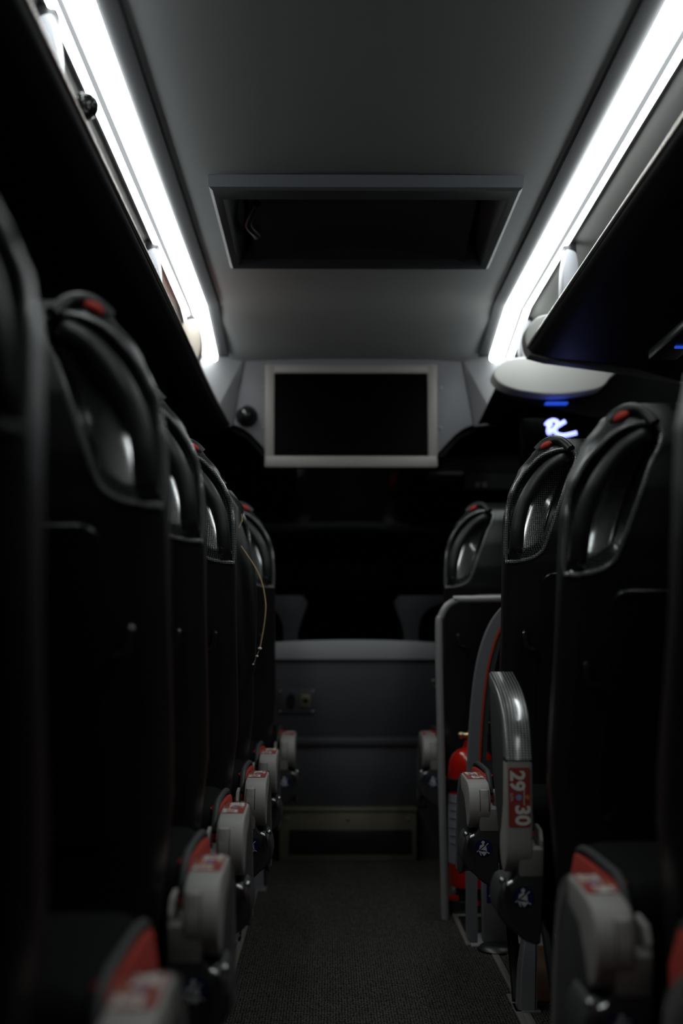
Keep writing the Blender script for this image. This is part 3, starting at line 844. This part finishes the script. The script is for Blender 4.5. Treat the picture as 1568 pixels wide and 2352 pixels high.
PIV = (0.0, 0.02, -0.42)         # reclining pivot, relative to the aisle edge of the back
def back_shell(s, recess=True, x_off=0.0):
    bm = bmesh.new()
    zs = [-0.47 + 0.06 * k for k in range(10)] + [0.1, 0.14]
    zs += [0.165 + 0.0055 * k for k in range(56)]
    zs += [0.477, 0.482, 0.487, 0.491, 0.4935, 0.4947]
    NR = 84; NF = 18
    rings = []
    for z_ in zs:
        e = interp(ET, z_)
        th = 0.105 + 0.03 * sstep(0.0, 0.3, z_)
        if z_ > 0.455: th *= math.sqrt(max(0.004, 1 - ((z_ - 0.455) / 0.04) ** 2))
        ring = []
        wdt = SW - 2 * e
        for k in range(NR + 1):
            u = k / NR
            u = u ** 1.5 if u < 1 else 1
            x = e + wdt * u
            y = ysurf(x, z_)
            if recess and x < 0.19 and 0.17 < z_ < 0.47 and inside(x, z_):
                y += 0.092 * sstep(0.0, 0.012, dist(x, z_))
            if z_ > 0.455: y += 0.5 * (0.135 - th)
            ring.append((x, y, z_))
        base = interp(RT, z_) + (0.5 * (0.135 - th) if z_ > 0.455 else 0)
        for k in range(NF + 1):
            u = 1 - k / NF
            x = e + wdt * u
            d = min(x - e, SW - e - x)
            rf = min(0.04, th * 0.5)
            yy = base + th - (rf * (1 - math.sqrt(max(0, 1 - (1 - min(d, rf) / rf) ** 2))) if d < rf else 0)
            yy = max(yy, base + min(RR, th * .5)); yy = max(yy, base + 0.004)
            ring.append((x, yy, z_))
        rings.append([bm.verts.new((s * (a + x_off - PIV[0]), b_ - PIV[1], c_ - PIV[2])) for a, b_, c_ in ring])
    n = len(rings[0])
    for i in range(len(rings) - 1):
        for k in range(n):
            bm.faces.new((rings[i][k], rings[i][(k + 1) % n], rings[i + 1][(k + 1) % n], rings[i + 1][k]))
    bm.faces.new(rings[0]); bm.faces.new(rings[-1][::-1])
    return bm

def lp(s, x, y, z_, x_off=0.0): return (s * (x + x_off - PIV[0]), y - PIV[1], z_ - PIV[2])

def patch(s, poly, centre, prof, x_off=0.0):
    """a shell over an outline on the back's surface; prof: (scale, depth) rings from rim to centre"""
    bm = bmesh.new(); R_ = []
    cx, cz = centre; yc = ysurf(cx, cz)
    for sc, dep in prof:
        ring = []
        for x, z_ in poly:
            X_ = cx + (x - cx) * sc; Z_ = cz + (z_ - cz) * sc
            y = ysurf(x, z_) * sc + yc * (1 - sc) if dep >= 0 else ysurf(X_, Z_)
            ring.append(bm.verts.new(lp(s, X_, y + dep, Z_, x_off)))
        R_.append(ring)
    n = len(poly)
    for i in range(len(R_) - 1):
        for k in range(n):
            bm.faces.new((R_[i][k], R_[i][(k + 1) % n], R_[i + 1][(k + 1) % n], R_[i + 1][k]))
    c = bm.verts.new(lp(s, cx, yc + prof[-1][1] * 1.0, cz, x_off))
    for k in range(n): bm.faces.new((R_[-1][k], R_[-1][(k + 1) % n], c))
    return bm

def rrect(x0, x1, z0, z1, r, n=5):
    out = []
    for cx, cz, a0 in ((x1 - r, z1 - r, 0), (x0 + r, z1 - r, 90), (x0 + r, z0 + r, 180), (x1 - r, z0 + r, 270)):
        for k in range(n + 1):
            a = math.radians(a0 + 90 * k / n); out.append((cx + r * math.cos(a), cz + r * math.sin(a)))
    return out

ARMX = 0.253                     # aisle face of the armrest
def make_seat(s):
    """s = 1: on the right of the aisle. The Empty stands on the floor below the armrest pivot at the aisle edge"""
    t = empty('double_seat', (s * 0.325, 0, FL))
    Z = lambda v: v - FL
    # backs
    for n_, xo in ((0, 0.0), (1, 0.452)):
        bk = finish(back_shell(s, n_ == 0, xo), 'backrest', 'leather', t, angle=60)
        bk.location = (0, PIV[1], Z(PIV[2]))
        if n_ == 0:
            prof = [(q_, 0.0015 + 0.076 * (1 - q_ ** 2.2)) for q_ in (1.0, 0.985, 0.96, 0.93, 0.89, 0.84, 0.78, 0.71, 0.63, 0.54, 0.44, 0.33, 0.22, 0.11)]
            bm = bmesh.new(); R_ = []
            for q_ in (1.0, 0.985, 0.97, 0.95, 0.93, 0.905, 0.88, 0.84, 0.79, 0.73, 0.66, 0.58, 0.49, 0.40, 0.31, 0.22, 0.12, 0.0):
                ring = []
                for x, z_ in HP:
                    X_ = HC[0] + (x - HC[0]) * q_; Z_ = HC[1] + (z_ - HC[1]) * q_
                    xc = 0.047 + 0.22 * (Z_ - 0.235)
                    ya = -0.116 - (1.9 * (0.35 - Z_) ** 2 if Z_ < 0.35 else 1.2 * (Z_ - 0.35) ** 2) - 3.2 * (X_ - xc) ** 2
                    w_ = sstep(0.0, 0.17, 1 - q_)
                    ring.append(bm.verts.new(lp(s, X_, (ysurf(x, z_) + 0.0015) * (1 - w_) + ya * w_, Z_)))
                R_.append(ring)
            for i in range(len(R_) - 1):
                for k in range(len(HP)):
                    bm.faces.new((R_[i][k], R_[i][(k + 1) % len(HP)], R_[i + 1][(k + 1) % len(HP)], R_[i + 1][k]))
            bmesh.ops.remove_doubles(bm, verts=bm.verts, dist=1e-6)
            o = finish(bm, 'grip_recess', 'carbon', bk, angle=75); o['label'] = 'recess with a woven carbon look'
            bm = bmesh.new()
            add_tube(bm, [lp(s, x, ysurf(x, z_) - 0.001, z_) for x, z_ in HP], 0.0050, 8, True)
            finish(bm, 'recess_rim', 'carbon_rim', bk)
            bm = bmesh.new()
            path = crom([(0.024, 0.190), (0.026, 0.222), (0.030, 0.275), (0.045, 0.330), (0.072, 0.377), (0.103, 0.412), (0.136, 0.432), (0.158, 0.436)], 6)
            m_ = len(path); pts = []; rad = []
            for i, p in enumerate(path):
                u = i / (m_ - 1)
                dep = 0.006 + 0.026 * (sstep(0.14, 0.0, u) + sstep(0.88, 1.0, u))
                yb = ysurf(max(p.x, 0.045), p.y)
                pts.append(lp(s, p.x, yb + dep, p.y)); rad.append(0.0172 - 0.003 * u)
            add_tube(bm, pts, rad, 14, flat=(1.0, 0.72, (0, 1, 0)))
            finish(bm, 'grab_handle', 'leather_soft', bk)
            bm = bmesh.new()
            add_box(bm, 0.020, 0.038, 0, 0.006, 0.205, 0.225, 0.003)
            for v in bm.verts: v.co = Vector(lp(s, v.co.x, ysurf(0.045, 0.21) - 0.008 + v.co.y, v.co.z))
            finish(bm, 'handle_clip', 'gloss_black', bk)
            bm = bmesh.new()     # red loop on the shoulder with the dark welt beside it
            add_ball(bm, (0, 0, 0), 0.0175, 1.0, 1.0, 0.5, 10)
            o = finish(bm, 'red_tab', 'red_cloth', bk, loc=lp(s, 0.104, -0.157, 0.469)); o.rotation_euler = (0, s * -0.55, 0)
            o['label'] = 'red cloth tab on the shoulder'
            bm = bmesh.new()
            add_tube(bm, crom([lp(s, *q) for q in [(0.084, -0.150, 0.457), (0.100, -0.152, 0.473), (0.120, -0.155, 0.482), (0.138, -0.160, 0.480), (0.150, -0.170, 0.470), (0.160, -0.184, 0.456)]], 5), 0.0115, 12)
            finish(bm, 'shoulder_welt', 'leather_soft', bk)
            bm = bmesh.new()     # coat hook
            hx, hz = 0.052, -0.01; hy = ysurf(hx, hz)
            add_tube(bm, crom([lp(s, hx, hy, hz + 0.035), lp(s, hx - .002, hy - 0.012, hz + 0.022), lp(s, hx, hy - 0.017, hz), lp(s, hx + 0.006, hy - 0.020, hz - 0.012), lp(s, hx + 0.018, hy - 0.016, hz - 0.014)], 4), 0.008, 8)
            finish(bm, 'coat_hook', 'gloss_black', bk)
            bm = bmesh.new()
            add_tube(bm, [lp(s, 0.001 + interp(ET, z_), interp(RT, z_) + 0.05, z_) for z_ in [-0.35 + 0.05 * k for k in range(11)]], 0.0022, 6)
            finish(bm, 'red_piping', 'red_pipe', bk)
        rp = rrect(0.085 if n_ == 0 else 0.05, 0.40, -0.30, 0.16, 0.03)
        prof = [(1.0, 0.0), (1.0, -0.007), (0.985, -0.011), (0.8, -0.0111), (0.5, -0.0112), (0.2, -0.0113)]
        prof = [(a, b_ if b_ < 0 else -0.0001) for a, b_ in prof]
        finish(patch(s, rp, (0.24, -0.07), prof, xo), 'tray_table', 'satin_black', bk)
        bm = bmesh.new()      # head cushion on the front
        add_box(bm, 0.15, SW - 0.15, -0.07, 0.015, 0.25, 0.478, 0.03, 4)
        for v in bm.verts: v.co = Vector(lp(s, v.co.x, v.co.y, v.co.z, xo))
        finish(bm, 'head_cushion', 'leather_soft', bk)
    # cushions
    for n_, (xa, xb) in enumerate(((-0.010, 0.435), (0.452, 0.885))):
        bm = bmesh.new()
        add_box(bm, min(s * xa, s * xb), max(s * xa, s * xb), 0.05, 0.50, Z(-0.52), Z(-0.335), 0.045, 5)
        cu = finish(bm, 'seat_cushion', 'seat_cloth', t, angle=60)
        if n_ == 0:
            bm = bmesh.new()
            pl = [(0.055, -0.50), (0.49, -0.50), (0.49, -0.40), (0.44, -0.350), (0.12, -0.345), (0.055, -0.40)]
            add_prism(bm, [(a, Z(b_)) for a, b_ in pl], 'x', s * -0.0165, s * 0.02, bev=0.008)
            o = finish(bm, 'red_side', 'red_cloth', cu); o['label'] = 'red cloth side of the cushion'
            bm = bmesh.new()
            add_tube(bm, crom([(s * -0.006, 0.05, Z(-0.385)), (s * -0.008, 0.09, Z(-0.342)), (s * -0.006, 0.2, Z(-0.336)), (s * -0.006, 0.42, Z(-0.342)), (s * -0.006, 0.49, Z(-0.39))], 5), 0.007, 8)
            finish(bm, 'piping', 'cover_grey', cu)
    # frame and legs
    bm = bmesh.new()
    add_box(bm, min(s * 0.02, s * 0.90), max(s * 0.02, s * 0.90), 0.02, 0.07, Z(-0.59), Z(-0.53), 0.008)
    add_box(bm, min(s * 0.02, s * 0.90), max(s * 0.02, s * 0.90), 0.36, 0.41, Z(-0.59), Z(-0.53), 0.008)
    add_box(bm, min(s * 0.03, s * 0.06), max(s * 0.03, s * 0.06), -0.02, 0.41, Z(-0.57), Z(-0.53), 0.006)
    finish(bm, 'seat_frame', 'matt_black', t)
    bm = bmesh.new()
    L = []
    for zz, xa, xb, ya, yb in ((0.006, 0.035, 0.080, -0.115, -0.055), (0.10, 0.040, 0.083, -0.11, -0.055), (0.17, 0.052, 0.086, -0.10, -0.05), (0.20, 0.056, 0.078, -0.08, -0.03), (0.33, 0.056, 0.078, 0.0, 0.05)):
        L.append([bm.verts.new((s * a, b_, zz)) for a, b_ in ((xa, ya), (xb, ya), (xb, yb), (xa, yb))])
    for i in range(4):
        for k in range(4): bm.faces.new((L[i][k], L[i][(k + 1) % 4], L[i + 1][(k + 1) % 4], L[i + 1][k]))
    bm.faces.new(L[0]); bm.faces.new(L[-1][::-1])
    bmesh.ops.bevel(bm, geom=[e for e in bm.edges if abs(e.verts[0].co.z - e.verts[1].co.z) > 0.01], offset=0.006, segments=3, affect='EDGES')
    add_box(bm, min(s * 0.028, s * 0.088), max(s * 0.028, s * 0.088), -0.122, -0.045, 0, 0.006, 0.001)
    finish(bm, 'leg', 'leg_grey', t)
    bm = bmesh.new()
    add_tube(bm, [(s * 0.045, -0.03, 0.006), (s * 0.055, 0.16, 0.16), (s * 0.06, 0.36, 0.30)], 0.014, 8)
    finish(bm, 'leg_brace', 'matt_black', t)
    bm = bmesh.new(); add_box(bm, min(s * 0.80, s * 0.84), max(s * 0.80, s * 0.84), 0.04, 0.36, 0, 0.32, 0.006)
    finish(bm, 'leg', 'leg_grey', t)

    # hinge bracket and lower cover
    X = lambda v: s * (v - 0.325)
    def xr(a, b_): return (min(X(a), X(b_)), max(X(a), X(b_)))
    bm = bmesh.new()
    pl = [(-0.030, -0.49), (-0.039, -0.465), (-0.046, -0.445), (-0.0515, -0.425), (-0.053, -0.412), (-0.048, -0.406), (0.04, -0.405), (0.04, -0.49)]
    add_prism(bm, [(a, Z(b_)) for a, b_ in pl], 'x', X(0.2795), X(0.328), bev=0.003, seg=2)
    pl = [(-0.050, -0.42), (-0.050, -0.395), (-0.036, -0.375), (0.02, -0.37), (0.04, -0.42)]
    add_prism(bm, [(a, Z(b_)) for a, b_ in pl], 'x', X(0.3205), X(0.328), bev=0.002)
    pl = [(-0.053, -0.412), (-0.053, -0.385), (-0.046, -0.367), (-0.03, -0.362), (-0.03, -0.412)]
    add_prism(bm, [(a, Z(b_)) for a, b_ in pl], 'x', X(0.282), X(0.300), bev=0.0025)
    finish(bm, 'armrest_hinge', 'arm_grey', t, angle=30)
    bm = bmesh.new()
    pl = crom([(0.328, -0.452), (0.328, -0.53), (0.326, -0.588), (0.322, -0.604), (0.302, -0.600), (0.287, -0.591), (0.268, -0.573), (0.252, -0.560), (0.240, -0.540), (0.238, -0.515), (0.243, -0.492), (0.252, -0.478), (0.268, -0.474), (0.277, -0.462), (0.281, -0.45)], 3, True)
    add_prism(bm, [(X(p.x), Z(p.y)) for p in pl], 'y', -0.041, 0.11, bev=0.008, seg=3)
    for v in bm.verts:
        if v.co.y < 0: v.co.y += (Z(-0.455) - v.co.z) * 0.20
    cv = finish(bm, 'hinge_cover', 'cover_grey', t)  # darker grey paints in the undercut's shade; same plastic as the hinge
    bi = belt_icon('belt_sign', cv, (X(0.290), -0.0318, Z(-0.507)), 0.0215); bi.rotation_euler = (math.atan(0.20), 0, 0)
    bm = bmesh.new()      # chrome release lever
    add_ball(bm, (X(0.246), -0.052, Z(-0.472)), 0.0075)
    add_tube(bm, crom([(X(0.246), -0.052, Z(-0.472)), (X(0.250), -0.056, Z(-0.484)), (X(0.246), -0.055, Z(-0.505))], 4), [0.0055, .0055, .006, .006, .007, .007, .007, .006, .005], 8)
    add_tube(bm, [(X(0.250), -0.054, Z(-0.482)), (X(0.266), -0.056, Z(-0.474))], 0.004, 8)
    finish(bm, 'release_lever', 'chrome', cv)

    # the armrest, pivoting at (y 0, z -0.40)
    ar_loc = (0, 0, Z(-0.406))
    top = [(-0.0 + 0.056 * math.cos(math.radians(a)), 0.056 * math.sin(math.radians(a))) for a in range(262, 95, -9)] + [(0.01, 0.057), (0.10, 0.057), (0.168, 0.054)]
    pad_o = crom([(0.171, 0.056), (0.222, 0.036), (0.262, 0.008), (0.290, -0.045), (0.312, -0.12), (0.333, -0.225)], 5)
    pad_i = crom([(0.300, -0.225), (0.283, -0.14), (0.262, -0.08), (0.235, -0.03), (0.20, 0.005), (0.171, 0.018)], 4)
    bm = bmesh.new()
    low = [(0.168, 0.014), (0.08, 0.004), (0.03, -0.03), (0.012, -0.052)]
    add_prism(bm, top + low, 'x', X(0.2535), X(0.3065), bev=0.005, seg=3)
    # side web reaching down along the aisle face
    web = [(0.0, -0.055), (0.03, -0.10), (0.09, -0.155), (0.17, -0.20), (0.25, -0.222), (0.31, -0.222), (0.30, -0.16), (0.27, -0.08), (0.22, -0.005), (0.165, 0.035), (0.0, 0.03)]
    add_prism(bm, web, 'x', X(0.2545), X(0.265), bev=0.003, mi=1)
    ar = finish(bm, 'armrest', ['arm_grey', 'cover_grey'], t, angle=35); ar.location = ar_loc
    bm = bmesh.new()
    pl = [(p.x, p.y) for p in pad_o] + [(p.x, p.y) for p in pad_i]
    add_prism(bm, pl, 'x', X(0.2525), X(0.3075), bev=0.006, seg=3)
    o = finish(bm, 'armrest_pad', 'carbon_pad', ar, angle=35); o['label'] = 'glossy woven carbon look grip'
    bm = bmesh.new(); add_box(bm, *xr(0.254, 0.306), 0.166, 0.173, 0.018, 0.0535)
    finish(bm, 'pad_joint', 'matt_black', ar)
    bm = bmesh.new()      # outline of the little flap at the rear
    for xx in (0.2805, 0.302):
        add_tube(bm, [(X(xx), -0.0558 * math.cos(math.radians(a)), 0.0558 * math.sin(math.radians(a))) for a in range(-8, 50, 6)], 0.0009, 6)
    add_tube(bm, [(X(0.2805), -0.0558 * math.cos(math.radians(46)), 0.0558 * math.sin(math.radians(46))), (X(0.302), -0.0558 * math.cos(math.radians(46)), 0.0558 * math.sin(math.radians(46)))], 0.0009, 6)
    finish(bm, 'flap_seam', 'dark_seam', ar)
    return t, ar

NUMFONT = {}
def sticker_mesh(s, first, second):
    """numbers lie on the armrest top; +z faces up when the arm is down"""
    bm = bmesh.new()
    X = lambda v: s * (v - 0.325)
    cx = X(0.280)
    pl = rrect(cx - 0.0215, cx + 0.0215, 0.040, 0.156, 0.005)
    add_prism(bm, pl, 'z', 0.0568, 0.0582, mi=0)
    def put(txt, size, dx, y, mi, bold=0.0):
        me = text_mesh(txt, size, bold)
        if s > 0: R_ = Matrix(((0, 1, 0, 0), (-1, 0, 0, 0), (0, 0, 1, 0), (0, 0, 0, 1)))
        else: R_ = Matrix(((0, -1, 0, 0), (1, 0, 0, 0), (0, 0, 1, 0), (0, 0, 0, 1)))
        add_mesh(bm, me, Matrix.Translation((cx + dx, y, 0.0587)) @ R_, mi)
        bpy.data.meshes.remove(me)
    if s > 0:
        put(first, 0.040, -0.005, 0.130, 1, 0.0014); put(second, 0.040, 0.005, 0.063, 1, 0.0014)
    else:
        put(first, 0.040, -0.005, 0.063, 1, 0.0014); put(second, 0.040, 0.005, 0.130, 1, 0.0014)
    put('ILFA', 0.0085, -0.0155 * s, 0.098, 1)
    f = bm.faces.new([bm.verts.new((cx + 0.0058 * math.cos(2 * PI * k / 20) - 0.001 * s, 0.098 + 0.0058 * math.sin(2 * PI * k / 20), 0.0587)) for k in range(20)]); f.material_index = 2
    star = []
    for k in range(16):
        r = 0.0052 if k % 2 == 0 else 0.0022
        star.append(bm.verts.new((cx + 0.0155 * s + r * math.cos(2 * PI * k / 16), 0.098 + r * math.sin(2 * PI * k / 16), 0.0587)))
    f = bm.faces.new(star); f.material_index = 3
    f = bm.faces.new([bm.verts.new((cx + a * s, b_, 0.0586)) for a, b_ in ((0.0085, 0.082), (0.0100, 0.082), (0.0100, 0.114), (0.0085, 0.114))]); f.material_index = 1
    bmesh.ops.triangulate(bm, faces=[f for f in bm.faces if len(f.verts) > 4])
    me = bpy.data.meshes.new('number_sticker')
    bm.normal_update()
    for f in bm.faces:
        if f.material_index > 0 and f.normal.z < 0: f.normal_flip()
    bm.to_mesh(me); bm.free()
    for k in ('sticker_red', 'white', 'lilac', 'amber'): me.materials.append(M[k])
    return me

def copy_tree(o, parent=None):
    c = o.copy(); C.objects.link(c)
    if parent is not None: c.parent = parent
    for ch in list(o.children): copy_tree(ch, c)
    return c

G = 'double seats in rows along the aisle'
rows = [  # side, pivot y, extra recline (deg), aisle shift, numbers, raised, label
    (-1, 1.34, -7.0, 0.0, '35', '36', 0, 'black leather double seat closest to the camera on the left, armrest 35 36'),
    (-1, 2.15, 0.0, 0.0, '31', '32', 0, 'black leather double seat on the left with the largest sunlit-looking grip at its shoulder, armrest 31 32'),
    (-1, 2.86, 0.0, -0.008, '27', '28', 0, 'black leather double seat on the left with armrest sticker 27 28'),
    (-1, 3.61, 0.0, 0.002, '23', '24', 0, 'black leather double seat with the crisp woven grip and armrest sticker 23 24'),
    (-1, 4.36, 0.0, 0.0, '21', '22', 0, 'black leather double seat on the left with the dark bag hung over it'),
    (-1, 5.22, 0.0, 0.035, '17', '18', 0, 'front left black leather double seat beside the grey partition'),
    (1, 1.33, 0.0, 0.02, '37', '38', 0, 'black leather double seat closest to the camera on the right, mostly cut off'),
    (1, 1.95, 3.0, 0.0, '33', '34', 0, 'black leather double seat at the right edge with a blurred red and white armrest sticker'),
    (1, 2.90, 8.0, 0.0, '29', '30', 1, 'reclined black leather double seat with its armrest 29 30 raised upright'),
    (1, 3.57, 0.0, -0.007, '25', '26', 0, 'black leather double seat behind the stairwell with armrest sticker 25 26'),
    (1, 5.22, 0.0, -0.01, '19', '20', 0, 'front right black leather double seat beyond the grab rail'),
]
rows[1] = rows[1][:7] + ('second black leather double seat from the camera on the left, armrest 31 32',)
BACK = {(-1, 1.34): (-0.035, 0, -0.02), (1, 1.95): (0.02, 0, -0.01), (1, 2.90): (0, -0.09, -0.035), (1, 3.57): (0.007, 0, 0)}   # backs that sit differently from the rest
protos = {}
for s in (-1, 1):
    t, ar = make_seat(s)
    protos[s] = t
used = set()
for s, y, rec, dx, n1, n2, up, lab in rows:
    if s in used: r = copy_tree(protos[s])
    else: r = protos[s]; used.add(s); first = r
    r['_y'] = y
    r.location = (s * 0.325 + dx, y, FL)
    tag(r, lab, 'seat', G)
    del r['_y']
    for ch in r.children:
        if ch.name.startswith('backrest'):
            ch.rotation_euler = (math.radians(rec), 0, 0)
            bx_, by_, bz_ = BACK.get((s, y), (0, 0, 0)); ch.location = (bx_, PIV[1] + by_, PIV[2] - FL + bz_)
        if ch.name.split('.')[0] == 'armrest':
            ch.rotation_euler = (math.radians(91 if up else 3.5 + random.uniform(-0.8, 0.8)), 0, 0)
            # a sticker of its own; the copied tree may already carry the first seat's
            old = [g for g in ch.children if g.name.startswith('number_sticker')]
            me = sticker_mesh(s, n1, n2)
            if old: old[0].data = me; st = old[0]
            else: st = link('number_sticker', me, ch)
            st['label'] = 'red sticker with white numbers %s and %s' % (n1, n2)

# ------------------------------------------------------------------ dark drawstring bag over the fifth left seat
t = empty('drawstring_bag', (-0.36, 4.10, 0.2), 'limp black drawstring bag hung over the corner of a left seat back', 'bag')
bm = bmesh.new()
cols = [  # x along the top, then down: outline of the cloth at successive heights (z, x_inner(left), x_outer(right), y)
    (0.44, -0.52, -0.42, -0.02), (0.425, -0.56, -0.375, -0.05), (0.375, -0.58, -0.338, -0.075), (0.33, -0.58, -0.345, -0.085), (0.27, -0.57, -0.325, -0.09),
    (0.20, -0.56, -0.305, -0.085), (0.12, -0.56, -0.300, -0.075), (0.02, -0.55, -0.302, -0.06), (-0.08, -0.54, -0.305, -0.05), (-0.14, -0.51, -0.33, -0.04)]
NN = 18; front = []; backr = []
for j, (zz, xa, xb, yy) in enumerate(cols):
    fr = []; bk_ = []
    for k in range(NN + 1):
        u = k / NN; x = xa + (xb - xa) * u
        fold = 0.010 * math.sin(u * 15 + j * 0.4) + 0.006 * math.sin(u * 31 - j)
        bulge = 0.03 * math.sin(PI * u) * math.sin(PI * min(1, (j + 1) / 10))
        fr.append(bm.verts.new((x + 0.36, yy - bulge + fold, zz - 0.2)))
        bk_.append(bm.verts.new((x + 0.36, yy + 0.03, zz - 0.2)))
    front.append(fr); backr.append(bk_)
for j in range(len(cols) - 1):
    for k in range(NN):
        bm.faces.new((front[j][k], front[j][k + 1], front[j + 1][k + 1], front[j + 1][k]))
        bm.faces.new((backr[j][k + 1], backr[j][k], backr[j + 1][k], backr[j + 1][k + 1]))
    for k in (0, NN): bm.faces.new((front[j][k], front[j + 1][k], backr[j + 1][k], backr[j][k]))
for j in (0, len(cols) - 1):
    for k in range(NN): bm.faces.new((front[j][k], front[j][k + 1], backr[j][k + 1], backr[j][k]))
finish(bm, 'bag_cloth', 'leather_soft', t, angle=70)
q = lambda x, z_, y=-0.125: (x + 0.36, y, z_ - 0.2)
bm = bmesh.new()
add_tube(bm, crom([q(-0.342, 0.262), q(-0.329, 0.243), q(-0.312, 0.218), q(-0.298, 0.195), q(-0.285, 0.165), q(-0.277, 0.135), q(-0.272, 0.097), q(-0.274, 0.06), q(-0.279, 0.025), q(-0.287, -0.020)], 5), 0.0019, 8)
add_tube(bm, crom([q(-0.341, 0.352), q(-0.339, 0.335), q(-0.343, 0.325), q(-0.348, 0.312)], 5), 0.0017, 6)
o = finish(bm, 'drawstring', 'cord', t); o['label'] = 'thin tan drawstring'
for x, zz, r in ((-0.288, -0.024, 0.0055), (-0.296, -0.045, 0.004), (-0.306, -0.068, 0.003)):
    bm = bmesh.new(); add_ball(bm, q(x, zz), r, 1.1, 1, 0.8, 8); finish(bm, 'bead', 'white', t)
bm = bmesh.new(); add_tube(bm, [q(-0.289, -0.026), q(-0.297, -0.046), q(-0.306, -0.068)], 0.0009, 5); finish(bm, 'cord_tail', 'cord', t)
bpy.context.view_layer.update()
